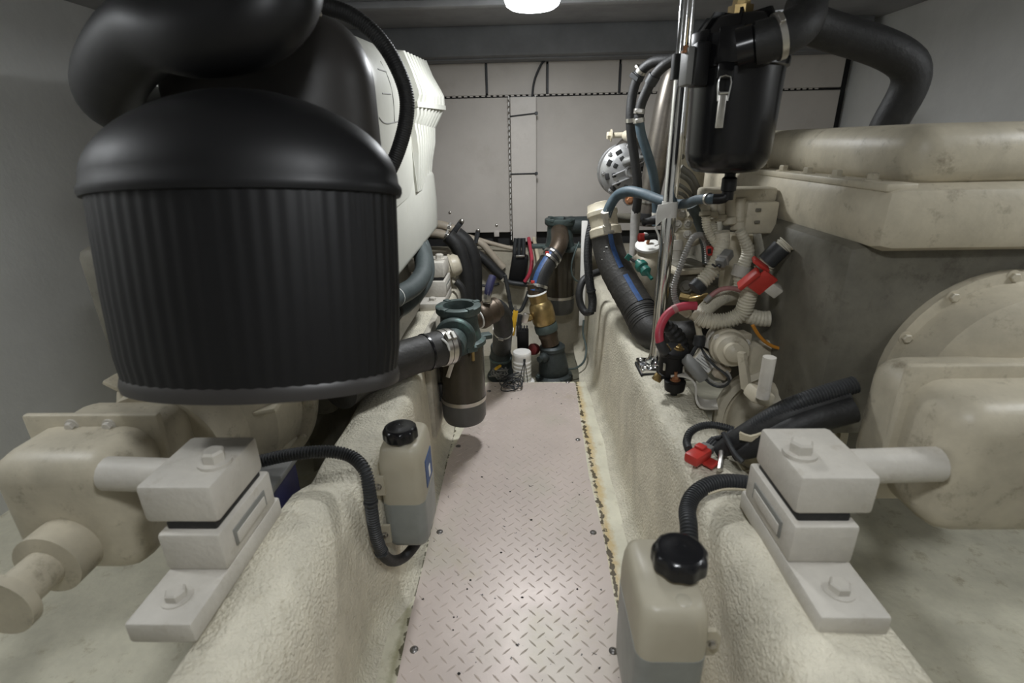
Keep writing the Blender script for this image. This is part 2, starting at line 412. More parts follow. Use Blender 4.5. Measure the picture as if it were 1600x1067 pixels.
for px, py in ((703, 332), (776, 352)):
    p = P(px, py, YB-.01); MB().dome(p, (0, -1, 0), .009, .006).build('screw', M['steel'], wb)
p = P(776, 365, YB-.012); MB().box(p, (.03, .006, .035), None, .002).build('panel_clip', M['panel2'], wb)
# lower bulkhead / bilge rise below the dark gap
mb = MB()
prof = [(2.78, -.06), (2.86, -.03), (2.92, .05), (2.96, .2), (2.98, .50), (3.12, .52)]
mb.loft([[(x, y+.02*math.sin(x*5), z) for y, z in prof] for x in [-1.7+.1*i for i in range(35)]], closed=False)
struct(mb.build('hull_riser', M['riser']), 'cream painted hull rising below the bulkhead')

# stringers: lofted along Y, rounded shoulder, hand-laid unevenness
def smooth(a, b, t):
    t = max(0, min(1, (t-a)/(b-a))); return t*t*(3-2*t)
def stringer(sd, name, label):
    rings = []
    ys = [-1.25+.03*i for i in range(140)]
    ys = [y for y in ys if y < 2.93]
    rnd = random.Random(3 if sd > 0 else 8)
    ph = [rnd.uniform(0, 6) for _ in range(6)]
    for y in ys:
        wob = .004*math.sin(y*7+ph[0])+.003*math.sin(y*17+ph[1])
        wz = .003*math.sin(y*9+ph[2])+.002*math.sin(y*21+ph[3])
        if sd < 0:
            n = 1-smooth(.90, 1.02, y)           # near section set back and more rounded
            foot, face, zt = .332+.036*n, .352+.035*n, .402-.006*n
            rad = .035+.035*n
            zt += -.018*math.exp(-((y-.97)/.035)**2)
            xo = .50+.03*n
        else:
            n = 1-smooth(.76, .86, y)
            foot, face, zt = .325, .352+.004*n, .402+.004*n
            rad = .032+.03*n
            zt += -.02*math.exp(-((y-.84)/.035)**2)
            xo = .50+.06*(1-smooth(.90, 1.0, y))
        foot += wob; face += wob; zt += wz
        pr = [(foot-.055, -.028), (foot-.02, -.018), (foot, .004), (foot+.008, .03), (foot+.012, .09), ((foot+face)/2+.004, .2), (face, zt-rad*1.6)]
        for k in range(1, 7):
            a = k/6*PI/2; pr.append((face+rad*(1-math.cos(a)), zt-rad*1.6+rad*1.6*math.sin(a)))
        pr += [(face+rad+.03, zt+.002), ((face+xo)/2+.02, zt), (xo-.015, zt-.002), (xo, zt-.02), (xo+.01, .2), (xo+.01, -.03)]
        rings.append([(sd*a, y, b) for a, b in pr])
    mb = MB(); mb.loft(rings, closed=True)
    return struct(mb.build(name, M['gelcoat_rough'], None, 60), label)
stringer(-1, 'hull_stringer', 'cream painted fibreglass engine bearer under the white-covered engine')
stringer(1, 'hull_stringer', 'cream painted fibreglass engine bearer under the chrome post')

# ================================================================== FLOOR PLATE
XL, XR, Y1 = -.283, .283, 2.30
t = thing('floor_plate', 'pink-grey diamond tread plate screwed down along the walkway', 'floor plate', (0, 1, -.02))
rp = [PZ(x, y, 0) for x, y in ((980, 1043), (960, 935), (942, 833), (920, 743), (905, 640), (899, 598))]
lp = [PZ(x, y, 0) for x, y in ((762, 597), (700, 718), (665, 868), (640, 968), (620, 1063))]
def edge_x(pts, y):
    pts = sorted(pts, key=lambda p: p.y)
    if y <= pts[0].y: return pts[0].x
    for a, b in zip(pts, pts[1:]):
        if y <= b.y: return a.x+(b.x-a.x)*(y-a.y)/(b.y-a.y)
    return pts[-1].x
print('plate', [tuple(round(c, 3) for c in p) for p in rp+lp])
mb = MB().prism([(lp[-1].x, -1.2), (rp[0].x, -1.2)]+[(p.x, p.y) for p in rp]+[(p.x, p.y) for p in lp], (0, 0, -.006), (1, 0, 0), (0, 1, 0), (0, 0, .006))
mb.build('sheet', M['plate'], t)
mb = MB(); row = 0; y = -.15
while y < Y1-.02:
    x = -.30+(.0 if row % 2 else .0205)
    a = R(42) if row % 2 else -R(46); xa_, xb_ = edge_x(lp, y)+.013, edge_x(rp, y)-.013
    while x < .30:
        if not xa_ < x < xb_: x += .041; continue
        c, s_ = math.cos(a), math.sin(a); l, wd, h = .0158, .0028, .0013
        def q(u, v, z): return (x+c*u-s_*v, y+s_*u+c*v, z)
        mb.add([q(-l, 0, -.0003), q(-l*.35, -wd, -.0003), q(l*.35, -wd, -.0003), q(l, 0, -.0003), q(l*.35, wd, -.0003), q(-l*.35, wd, -.0003), q(-l*.45, 0, h), q(l*.45, 0, h)],
               [(0, 1, 6), (1, 2, 7, 6), (2, 3, 7), (3, 4, 7), (4, 5, 6, 7), (5, 0, 6)])
        x += .041
    y += .0212; row += 1
o = mb.build('tread_lugs', M['plate'], t, 20); o['kind'] = 'stuff'
for px, py in ((647, 1015), (958, 1017), (687, 831), (927, 832), (716, 697), (903, 687), (887, 597), (764, 611)):
    p = PZ(px, py, 0)
    mb = MB().lathe([(.010, -.001), (.010, .001), (.0072, .0035), (.0040, .0044), (.003, .0025), (.0005, .0025)], p, (0, 0, 1), 16)
    mb.build('screw', M['screw'], t)
# loose grit flakes on the plate
for k, (px, py) in enumerate(((709, 964), (708, 984), (783, 863), (730, 920), (816, 933), (902, 920), (717, 1052), (797, 768), (753, 745), (830, 812), (735, 906), (905, 773))):
    p = PZ(px, py, .0012); rr = random.uniform(.002, .0045)
    mb = MB().lathe([(rr, -.001), (rr*.8, .0012), (rr*.2, .002)], p, (random.uniform(-.2, .2), random.uniform(-.2, .2), 1), 6, None, 1, random.uniform(.4, .9))
    tag(mb.build('grit_flake', M['slot'], None, 38, p), 'tiny black flake of grit lying on the pink-grey tread plate', 'debris', 'grit flakes on the tread plate')

# ================================================================== LAMPS
def lamp(x, y, label, watt):
    t = thing('ceiling_lamp', label, 'lamp', (x, y, CEIL), 'round ceiling lamps')
    MB().lathe([(.108, -.002), (.112, -.012), (.108, -.030), (.1, -.032)], (x, y, CEIL+.002), (0, 0, 1), 40).build('base_ring', M['white'], t)
    MB().lathe([(.098, -.024), (.098, -.080), (.092, -.096), (.078, -.105), (.04, -.110), (.001, -.111)], (x, y, CEIL), (0, 0, 1), 40).build('lens', M['lens'], t)
    l = bpy.data.lights.new('lamp_glow', 'AREA'); l.shape = 'DISK'; l.size = .17; l.energy = watt; l.color = (.95, .975, 1.0)
    lo = bpy.data.objects.new('lamp_glow', l); COL.objects.link(lo); lo.parent = t; lo.location = (0, 0, -.116)
    return t
pl = P(832, 6, 2.08)
lamp(pl.x, 2.08, 'round white ceiling lamp glowing before the back bulkhead', LAMP_W)
lamp(.02, .15, 'round white ceiling lamp over the middle of the walkway', LAMP_W*.62)
lamp(-1.5, .8, 'added unseen fill lamp over the white-covered engine', LAMP_W*.35)  # added out of view as fill, brightens the hull side
lamp(1.5, .75, 'added unseen fill lamp over the beige engine', LAMP_W*.35)  # matching added fill on the opposite side, also out of view

# ================================================================== WIRE DUCT ON THE BULKHEAD
YD = YB-.07
def quad(px0, py0, px1, py1, Y):
    a = P(px0, py0, Y); b = P(px1, py1, Y); return a, b
a, b = P(797, 152, YD), P(842, 377, YD)
xl, xr = P(799, 260, YD).x, P(838, 260, YD).x
t = thing('wire_duct', 'white plastic wiring duct tied shut, upright on the bulkhead', 'wire duct', ((xl+xr)/2, YB, b.z))
mb = MB()
mb.box(((xl+xr)/2, YD, (a.z+b.z)/2), (xr-xl, .008, a.z-b.z), None, .002, 1); mb.build('cover', M['panel2'], t)
mb = MB().box(((xl+xr)/2, YB-.02, (a.z+b.z)/2), (xr-xl-.01, .006, a.z-b.z+.01))
z = b.z+.02
while z < a.z+.015:
    mb.box((xl-.008, YB-.044, z), (.004, .05, .018)); mb.box((xr-.003, YB-.044, z), (.004, .05, .018)); z += .03
mb.build('slotted_base', M['white'], t)
for py0, py1 in ((182, 177), (272, 271)):
    p0, p1 = P(797, py0, YD-.007), P(838, py1, YD-.007)
    mb = MB().tube([p0, p1], .004, 6); mb.box(p1, (.016, .014, .016), None, .002, 1); mb.build('cable_tie', M['loom_black'], t)
path = [P(853, 94, YB-.03), P(848, 97, YB-.04), P(840, 112, YB-.04), P(834, 130, YB-.035), P(831, 160, YB-.03)]
tag(MB().tube(path, .006, 8).build('black_cable', M['loom_black'], None, 38, path[-1]), 'thin black cable curving into the top of the wiring duct', 'cable')
for px in (760, 855, 968):
    p0, p1 = P(px, 100, YB-.017), P(px+1, 146, YB-.017)
    MB().box((p0+p1)/2, (.010, .006, (p0-p1).length)).build('joint_strip', M['loom_black'], wb)
# ================================================================== LEFT SIDE
# --- pleated air cleaner hanging close by
ctr = P(392, 440, .84); ctr = V((ctr.x, .84, 0))
def zat(py, Y): return P(500, py, Y).z
t = thing('air_cleaner', 'big black air cleaner with domed lid and pleated body', 'air cleaner', (ctr.x, ctr.y, .66))
rx = P(616, 290, .84).x-ctr.x; ry = .15
ax = V((0, .20, 1)).normalized()
def ell(prof, mod=None, seg=96):
    return MB().lathe(prof, V((ctr.x, ctr.y-.035, .66)), ax, seg, (0, 1, 0), 1.0, ry/rx, mod)
hl = zat(292, .84)-.66; ht = zat(150, .84)-.66; hb = zat(584, .84)-.66
prof = [(rx*.99, hl-.012), (rx*1.0, hl-.006), (rx*1.0, hl+.002), (rx*.98, hl+.01)]
for k in range(1, 13):
    u = k/12; prof.append((rx*.98*(1-u**1.9)**.62 if k < 12 else .002, hl+.01+(ht-hl+.02)*(u**.95)))
ell(prof).build('domed_lid', M['black'], t)
n = 60
ell([(rx*.90, hb+.01), (rx*.93, hb+.06), (rx*.95, (hb+hl)/2), (rx*.96, hl-.008)], lambda a, h: 1+.0035*math.cos(a*n), 360).build('pleated_body', M['black'], t)
ell([(rx*.84, hb-.006), (rx*.915, hb-.004), (rx*.925, hb+.006), (rx*.915, hb+.018), (rx*.9, hb+.022)]).build('bottom_rim', M['black_gloss'], t)
# --- glossy intake housing behind it
Y2 = 1.18
c2 = P(432, 200, Y2); r2 = P(591, 200, Y2).x-c2.x; z0 = .86; zt2 = P(470, 24, Y2).z
t = thing('intake_housing', 'glossy black domed intake housing behind the pleated air cleaner', 'intake housing', (c2.x, Y2, z0))
pr = [(r2*.96, 0), (r2, .03), (r2, zt2-z0-.13)]
for k in range(1, 13):
    a = k/12*PI/2; pr.append((r2-.10*(1-math.cos(a)), zt2-z0-.13+.13*math.sin(a)))
pr += [(.06, zt2-z0+.004), (.001, zt2-z0+.005)]
MB().lathe(pr, (c2.x, Y2, z0), (0, 0, 1), 64, None, 1, .60).build('housing_body', M['black_gloss'], t)
nk = [P(455, 38, Y2-.03), P(440, 0, Y2-.03), P(425, -30, Y2-.03)]
MB().tube(nk, .045, 24).build('neck', M['black_gloss'], t)
mb = MB().ring(nk, .047, .45, .016, .003); q = P(487, 18, Y2-.06); mb.tube([P(462, -6, Y2-.08), P(472, 10, Y2-.08), P(482, 20, Y2-.07), P(500, 23, Y2-.05)], [.009, .012, .010, .007], 10)
mb.build('hose_clamp', M['steel'], t)
el = [nk[-1]+V((0, 0, -.01)), P(440, -62, 1.06), P(448, -50, .95), P(436, -8, .89), P(410, 24, .87), P(365, 46, .87), P(305, 55, .88), P(235, 50, .92), V((-.83, 1.12, 1.2)), V((-.86, 1.385, 1.17))]
tag(MB().tube(el, [.046, .05, .055, .059, .059, .059, .059, .059, .059, .059], 28).build('intake_elbow', M['black'], None, 38, el[2]), 'fat black intake pipe bending over the glossy housing', 'pipe')
# --- black hose arching over the housing
hp = [P(440, 6, 1.33), P(500, 9, 1.34), P(548, 24, 1.35), P(590, 58, 1.355), P(620, 105, 1.355), P(635, 150, 1.355), P(634, 190, 1.35), P(621, 238, 1.34), P(600, 285, 1.33), P(585, 320, 1.325)]
t = thing('breather_hose', 'grey-black ribbed hose arching from the intake housing down the white cover', 'hose', hp[-1])
MB().tube(hp, .0185, 16, .01, (.0055, .0008)).build('hose', M['rubber'], t)

# --- left engine with white covers
XE = -.42
yn, yf = 1.37, PX(685, 330, XE).y
t = thing('marine_engine', 'white marine engine with smooth side cover and ribbed top cover', 'engine', (-.85, 1.8, .35))
zb0 = PX(600, 470, XE).z; zb1 = PX(684, 360, XE).z; zb = (zb0+zb1)/2
zs = PX(684, 258, XE).z
print('LEFT ENGINE yf', yf, 'zb', zb0, zb1, 'zs', zs)
# smooth side cover
rings = []
for i in range(25):
    y = yn+(yf-yn)*i/24
    e = max(0, 1-(yf-y)/.035); sh = .03*(1-math.sqrt(max(0, 1-e*e))); e2 = max(0, 1-(yf-y)/.09)
    zt_ = zs+.05*0-.035*e2*e2
    zbb = zb0+(zb1-zb0)*i/24
    rr = [(-.95, zbb+.02), (XE-.08, zbb+.005)]
    for k in range(6):
        a = k/5*PI/2; rr.append((XE-.03+.03*math.sin(a)-sh, zbb+.03-.03*math.cos(a)))
    rr.append((XE-sh+.004, (zbb+zt_)/2))
    for k in range(7):
        a = k/6*PI/2; rr.append((XE-.04+.04*math.cos(a)-sh, zt_-.04+.04*math.sin(a)))
    rr.append((-.95, zt_+.02))
    rings.append([V((a, y, b)) for a, b in rr])
MB().loft(rings).build('side_cover', M['eng_white'], t, 50)
# ribbed top cover: rib profiles read at its near and far ends
NP = ((653, 300), (650, 239), (647, 214), (643, 194), (647, 180), (646, 163), (650, 149), (649, 141), (639, 112), (625, 80))
FP = ((674, 290), (674, 250), (678, 225), (678, 202), (687, 183), (693, 169), (692, 153), (687, 143), (674, 121), (664, 97))
YN_, YF_ = 2.02, yf-.02
pn_ = [P(a, b, YN_) for a, b in NP]; pf_ = [P(a, b, YF_) for a, b in FP]
nr = 8; N = nr*8; rings = []
for i in range(N+1):
    u = i/N; d = (-.012, -.012, .008, .011, .012, .011, .008, -.012)[i % 8]
    if i == N: d = -.008
    rg = [pn_[k].lerp(pf_[k], u) for k in range(len(pn_))]
    rg = [p+V((d, 0, d*.35)) if 0 < k else p for k, p in enumerate(rg)]
    rg += [V((-.62, rg[-1].y, rg[-1].z+.02)), V((-.92, rg[-1].y, rg[-1].z+.02)), V((-.92, rg[0].y, rg[0].z))]
    rings.append(rg)
MB().loft(rings).build('ribbed_cover', M['eng_white'], t, 22)
a0, a1 = pn_[5], pf_[5]
mb = MB(); rg = []
for q in (a0.lerp(a1, .02), a1.lerp(a0, .02)): rg.append([q+V((-.01, 0, -.008)), q+V((.0125, 0, -.008)), q+V((.0125, 0, .010)), q+V((-.01, 0, .010))])
mb.loft(rg).build('cover_ledge', M['eng_white'], t)
# smooth nearer section of the top cover
QP = ((600, 340), (600, 250), (598, 200), (597, 160), (592, 125), (582, 95), (566, 68), (545, 52))
MP = ((648, 300), (644, 239), (642, 214), (641, 190), (640, 160), (633, 130), (620, 100), (606, 78))
qa = [P(a, b, 1.50) for a, b in QP]; qb = [P(a, b, YN_) for a, b in MP]
rings = []
for u in (-.27, -.24, -.15, 0, .25, .5, .75, 1.0):
    ins = .04 if u == -.27 else (.012 if u == -.24 else 0)
    rg = [a.lerp(b, u)-V((ins, 0, ins*(k > 4))) for k, (a, b) in enumerate(zip(qa, qb))]
    rg += [V((-.70, rg[-1].y, rg[-1].z+.02)), V((-.95, rg[-1].y, rg[-1].z+.02)), V((-.95, rg[0].y, rg[0].z))]
    rings.append(rg)
MB().loft(rings).build('front_cover', M['eng_white'], t, 45)
def on_cover(px, py):
    """point of the front cover's flank under a pixel: march along the ray"""
    d = ray(px, py); best = None
    for i in range(400):
        y = 1.3+.002*i; p = CAM+d*(y/d.y); u = (y-1.5)/(YN_-1.5)
        sec = sorted([a.lerp(b, u) for a, b in zip(qa, qb)], key=lambda s: s.z)
        for s0, s1 in zip(sec, sec[1:]):
            if s0.z <= p.z <= s1.z:
                xx = s0.x+(s1.x-s0.x)*(p.z-s0.z)/max(1e-6, s1.z-s0.z)
                if p.x <= xx: return V((xx, y, p.z))
    return PX(px, py, -.45)
for pts in (((592, 184), (597, 190), (604, 193), (616, 191), (628, 188)), ((590, 108), (603, 112)), ((597, 146), (610, 147)), ((616, 190), (613, 150), (606, 122), (594, 96))):
    MB().tube([on_cover(a, b) for a, b in pts], .0022, 6).build('seam', M['eng_seam'], t)
# block and sump under the covers
mb = MB().box((-.86, 1.86, .62), (.62, 1.15, .50), None, .03); mb.build('block', M['eng_dim'], t)
mb = MB().box((-.86, 1.75, .28), (.44, .9, .30), None, .06); mb.build('sump', M['eng_dim'], t)
for k in range(4):
    p = V((-.545, 1.55+.22*k, .42)); MB().hexbolt(p, (1, 0, 0), .014, .014).build('bolt', M['eng_beige'], t)
# bell housing seen below the air cleaner
t = thing('gearbox', 'cream gearbox bell housing under the black air cleaner', 'gearbox', (-.80, 1.15, .2))
MB().lathe([(.24, 0), (.245, .02), (.245, .045), (.215, .05), (.20, .16), (.15, .2), (.14, .30), (.001, .30)], (-.82, 1.26, .47), (0, -1, 0), 48).build('bell_housing', M['eng_beige'], t)
for k in range(12):
    a = 2*PI*k/12; MB().hexbolt((-.82+.23*math.cos(a), 1.214, .47+.23*math.sin(a)), (0, -1, 0), .010, .010, False).build('bolt', M['eng_beige'], t)
for k in range(8):
    a = 2*PI*k/8+.2
    MB().box((-.82+.18*math.cos(a), 1.14, .47+.18*math.sin(a)), (.08, .14, .012), roty(-a), .003).build('web', M['eng_beige'], t)
gc = MB().box((-.85, .86, .47), (.24, .26, .26), None, .05, 4).build('gear_case', M['eng_beige'], t)
MB().box((-.85, .86, .48), (.27, .016, .29), None, .006).build('case_flange', M['eng_beige'], t)
for k in range(10):
    a = 2*PI*k/10; MB().hexbolt((-.85+.12*math.cos(a), .851, .48+.13*math.sin(a)), (0, -1, 0), .009, .010).build('bolt', M['mount'], gc)
MB().lathe([(.06, 0), (.06, .05), (.035, .055), (.035, .12), (.055, .122), (.055, .14), (.001, .14)], (-.85, .73, .42), (0, -1, 0), 28).build('output_flange', M['eng_beige'], t)
# --- coolant hoses looping below the cover
for k, (dy, pts, lab) in enumerate(((0, ((664, 392), (662, 420), (648, 446), (622, 462), (600, 473), (581, 478)), 'upper of two dark green hoses looping under the white cover'),
                             (0, ((669, 385), (668, 425), (655, 455), (630, 480), (600, 491), (580, 495)), 'lower of two dark green hoses looping under the white cover'))):
    Y = 2.13+.085*k
    hp = [P(px, py, Y-(.13, .115)[k]*i) for i, (px, py) in enumerate(pts)]
    hp.append(V((-.562, hp[-1].y-.03, hp[-1].z)))
    hp = [hp[0]+V((-.075, .0, .06)), hp[0]+V((-.03, .0, .022))]+hp[1:]
    t = thing('coolant_hose', lab, 'hose', hp[-1])
    MB().tube(hp, .036-.006*k, 16).build('hose', M['rubber_green'], t)
    MB().ring(hp, .036-.006*k, .70, .014, .002, 20, False).build('hose_clamp', M['rubber_brown'], t)
    if k == 0: MB().ring(hp, .036, .60, .004, .001, 20, False).build('paint_mark', M['paint_white'], t)

# --- engine mounts
def engine_mount(x, y, z, sd, label, sc=1.0, arm=.22):
    """x,y = centre on the bearer, z = bearer top, sd = +1 aisle lies towards +X"""
    t = thing('engine_mount', label, 'engine mount', (x, y, z))
    def B(c, s, bev=.006): return MB().box((x+sd*c[0]*sc, y+c[1]*sc, z+c[2]*sc), (s[0]*sc, s[1]*sc, s[2]*sc), None, bev*sc)
    B((0, 0, .018), (.105, .30, .04)).build('base_plate', M['mount'], t, bev=0)
    # saddle block with the recessed window in its aisle and near faces
    mb = B((0, .045, .075), (.105, .18, .075)); mb.build('saddle_block', M['mount'], t)
    B((.0535, .045, .075), (.003, .11, .034), .0012).build('recess', M['eng_seam'], t)
    B((.0535, .045, .071), (.006, .098, .022), .0012).build('recess_lip', M['mount'], t)
    B((0, .045, .118), (.085, .15, .018), .004).build('rubber_pad', M['rubber'], t)
    mb = B((-.012, .045, .162), (.125, .155, .072), .008); mb.build('top_bracket', M['mount'], t)
    MB().hexbolt((x+sd*.022*sc, y+.035*sc, z+.198*sc), (0, 0, 1), .019*sc, .026*sc).build('bolt', M['mount'], t)
    MB().hexbolt((x, y-.10*sc, z+.036*sc), (0, 0, 1), .016*sc, .018*sc).build('nut', M['mount'], t)
    MB().cyl((x-sd*.06*sc, y+.045*sc, z+.165*sc), (x-sd*arm*sc, y+.045*sc, z+.17*sc), .03*sc).build('engine_arm', M['mount'], t)
    return t
pm = P(686, 466, 2.25)
engine_mount(-.425, 2.33, .40, 1, 'cream engine mount on the bearer beyond the bronze strainer', 1.0, .14)
engine_mount(-.56, .70, .398, 1, 'grey-beige engine mount on the bearer behind the half-full tank', 1.0, .185)
engine_mount(.482, .715, .402, -1, 'grey-beige engine mount on the bearer beside the large capped tank', 1.0)
# dark engine-foot box resting over the near left mount
t = thing('fuel_box', 'dark navy box standing beside the bearer under the ribbed hose', 'box', (-.611, .947, -.02))
MB().box((-.611, .947, .19), (.115, .16, .42), None, .01).build('box_body', M['navy'], t)
MB().box((-.611, .947, .408), (.121, .166, .016), None, .004).build('box_lid', M['grey'], t)

# --- bronze raw-water strainer
def strainer(C, zb, zf, zt, r, label, seg=40, inlet=True, facing=-1):
    x, y = C
    t = thing('water_strainer', label, 'strainer', (x, y, zb))
    MB().lathe([(r*.72, 0), (r*.9, .006), (r*.985, .022), (r, .05), (r, .10)], (x, y, zb), (0, 0, 1), seg).build('bowl_foot', M['bowl_grey'], t)
    MB().lathe([(r, .10), (r, zf-zb)], (x, y, zb), (0, 0, 1), seg).build('bowl', M['bowl'], t)
    MB().lathe([(r*1.0, .092), (r*1.03, .092), (r*1.03, .107), (r*1.0, .107)], (x, y, zb), (0, 0, 1), seg).build('band_clamp', M['steel'], t)
    MB().lathe([(r*1.02, -.008), (r*1.12, -.004), (r*1.12, .010), (r*.95, .016)], (x, y, zf), (0, 0, 1), seg).build('flange', M['bronze_green'], t)
    h = zt-zf
    MB().lathe([(r*.95, .006), (r*.90, .03), (r*.82, h*.45), (r*.80, h*.75), (r*.92, h*.80), (r*.97, h*.84), (r*.97, h*.98), (r*.92, h), (r*.66, h), (r*.62, h-.012), (r*.60, h*.45), (.001, h*.45)], (x, y, zf), (0, 0, 1), seg).build('head', M['bronze_green'], t)
    for a in (.6, 2.3, 4.1, 5.4):
        MB().box((x+r*.86*math.cos(a), y+r*.86*math.sin(a), zt-.004), (.026, .022, .016), rotz(a), .004).build('lid_lug', M['bronze_green'], t)
    for a in (0.4, 5.2):
        MB().box((x+r*1.12*math.cos(a), y+r*1.12*math.sin(a), zf+.006), (.05, .04, .018), rotz(a), .004).build('flange_ear', M['bronze_green'], t)
    return t
SY = 1.74
cb = P(728, 676, SY); sx = cb.x; sr = (P(763, 600, SY).x-P(693, 600, SY).x)/2*.985
zb_ = max(.012, P(728, 672, SY-sr).z); zf_ = P(728, 545, SY-sr*.9).z; zt_ = P(726, 476, SY).z
print('strainer', sx, sr, zb_, zf_, zt_)
ts = strainer((sx, SY), zb_, zf_, zt_, sr, 'bronze-headed strainer with brown bowl strapped to the near board')
# inlet neck towards the black hose (left / towards the viewer)
hc = [P(560, 590, 1.34), P(600, 573, 1.40), P(640, 558, 1.47), P(685, 545, 1.545), P(706, 540, 1.58)]
zn = [p.z for p in hc]
n0 = hc[-1]; n1 = V((sx, SY, n0.z+.01))
dirn = (n1-n0).normalized()
MB().lathe([(.046, -.02), (.046, .05), (.066, .052), (.072, .06), (.072, .072), (.066, .08), (.058, .10), (.056, .16)], n0, dirn, 32).build('inlet_neck', M['bronze_green'], ts)
MB().prism([(-.07, -.02), (.06, -.02), (.012, .075), (-.03, .075)], n0+dirn*.085+V((0, 0, -.03)), dirn.cross(V((0, 0, 1))).normalized(), V((0, 0, 1)), dirn*.016).build('gusset', M['bronze_green'], ts)
p = P(739, 556, SY-sr*1.05); MB().cyl(p+V((0, 0, .02)), p-V((0, 0, .018)), .006, 10).build('flange_bolt', M['brass'], ts)
MB().box(V(((sx-sr+.004-.334)/2, SY, zb_+.10)), (abs(sx-sr+.004+.334), .03, .03), None, .004).build('strap_bracket', M['loom_black'], ts)
MB().tube([V((-.320, SY-.012, zb_+.105)), V((-.319, SY-.03, zb_+.14)), V((-.319, SY-.035, zb_+.17))], .009, 10).build('strap_clip', M['loom_black'], ts)
t = thing('rubber_hose', 'thick black rubber hose with steel clamps entering the bronze strainer', 'hose', hc[0])
hr = .0585
hc2 = [V((-.52, 1.262, hc[0].z))]+hc
bmp = [hr, hr, hr*1.02, hr, hr*1.01, hr*1.0]
MB().tube(hc2, bmp, 28).build('hose', M['rubber_brown'], t)
for tt in (.925, .965): clamp(hc2, hr, tt, .017, .003, 32, t, 'hose_clamp', M['steel'])
MB().ring(hc2, hr*1.015, .78, .007, .002, 32, False).build('cable_tie', M['black_sep'], t)
fr = resample(hc2, hr, .01); q = fr[int(.86*len(fr))]
tw = (CAM-q[0]).normalized(); tw = (tw-q[1]*tw.dot(q[1])).normalized(); sd_ = q[1].cross(tw)
MB().tube([q[0]+(tw*.8+V((0, 0, .62))).normalized()*hr*1.0, q[0]+q[1]*.006+tw*hr*1.01+V((0, 0, .012)), q[0]+q[1]*.012+(tw-V((0, 0, .25))).normalized()*hr*1.0], .0035, 6).build('paint_mark', M['paint_white'], t)
q = fr[int(.955*len(fr))]; c = q[0]-V((0, 0, hr))+V((.0, -.02, 0))
MB().box(c+V((.0, 0, -.02)), (.014, .006, .055), roty(R(20)), .002).build('clamp_tail', M['steel'], t)
# backing board on the bearer face
bx0 = P(662, 560, 1.62)
t = MB().box((-.343, 1.79, .30), (.022, .36, .40), None, .003)
tag(t.build('mounting_board', M['board'], None, 38, (-.343, 1.77, .11)), 'weathered board on the bearer face behind the bronze strainer', 'board')

# --- coolant tanks
def rrect(cx, cy, hx, hy, r, z, n=5):
    pts = []
    for (sx_, sy_, a0) in ((1, 1, 0), (-1, 1, 90), (-1, -1, 180), (1, -1, 270)):
        for k in range(n+1):
            a = R(a0+90*k/n); pts.append(V((cx+sx_*(hx-r)+r*math.cos(a), cy+sy_*(hy-r)+r*math.sin(a), z)))
    return pts
def coolant_tank(x0, x1, y0, y1, z0, z1, level, cap, capr, sd, label, decal=False):
    cx, cy, hx, hy = (x0+x1)/2, (y0+y1)/2, (x1-x0)/2, (y1-y0)/2; r = .022
    t = thing('coolant_tank', label, 'coolant tank', (cx, cy, z0))
    H = z1-z0
    def shell(g, za, zb__, lv):
        out = []
        for z, k in lv: out.append(rrect(cx, cy, hx*k-g, hy*k-g, max(.004, r-g), z))
        return out
    lv = [(z0, .80), (z0+.006, .91), (z0+.018, .97), (z0+.05, .985), (z0+H*.5, 1.0), (z1-.06, 1.0), (z1-.045, .985), (z1-.022, .955), (z1-.007, .90), (z1, .80)]
    mb = MB().loft(shell(0, 0, 0, lv))
    o = mb.build('tank_shell', M['tank'], t, 60)
    zl_ = z0+H*level
    kk = .985+.015*min(1, max(0, (zl_-z0-.05)/(H*.5-.05)))
    lv2 = [(z0-.0004, .80), (z0+.006, .91), (z0+.018, .97), (z0+.05, .985), (zl_, kk)]
    MB().loft(shell(-.0006, 0, 0, lv2)).build('coolant', M['coolant'], t, 60)
    # neck, cap
    c = V(cap)
    MB().lathe([(capr*.8, -.012), (capr*.8, .012)], V((c.x, c.y, z1)), (0, 0, 1), 24).build('neck', M['tank'], t)
    def lob(a, h): return 1+(.035*math.cos(a*9) if h < .028*capr/.042 else 0)
    k = capr/.042
    o = MB().lathe([(capr*.93, 0), (capr, .004*k), (capr*1.0, .020*k), (capr*.97, .0255*k), (capr*.90, .0300*k), (capr*.80, .0322*k), (capr*.70, .0318*k), (capr*.45, .0335*k), (capr*.2, .0338*k), (capr*.18, .0328*k), (.0005, .0328*k)], V((c.x, c.y, z1+.004)), (0, 0, 1), 72, None, 1, 1, lob)
    o.build('cap', M['black_sep'], t, 32)
    # moulded boss and side flange with bolt
    MB().lathe([(.012, -.004), (.012, .002), (.009, .004), (.001, .004)], V((c.x+sd*.010, y0+.028, z1-.002)), (0, 0, 1), 20).build('moulded_boss', M['cream'], t)
    fx = x0+.014 if sd > 0 else x1; ye = y0-.006 if sd > 0 else y0+.03
    for zz in (z0+.05, z1-.09):
        MB().prism([(0, -.025), (.018, -.025), (.026, -.015), (.026, .015), (.018, .025), (0, .025)], (fx, ye, zz), (-sd, 0, 0), (0, 0, 1), (0, .008, 0)).build('mounting_ear', M['tank'], t)
        MB().hexbolt((fx-sd*.014, ye, zz), (0, -1, 0), .006, .006).build('bolt', M['steel'], t)
    if decal:
        MB().box(((x1 if sd > 0 else x0)+sd*.0008, cy+.005, z1-.095), (.002, hy*.95, .075), None, .0005, 1).build('blue_label', M['blue_tape'], t)
        MB().box(((x1 if sd > 0 else x0)+sd*.0022, cy+.005, z1-.105), (.001, .018, .03), roty(0), .0003, 1).build('label_mark', M['white'], t)
    return t
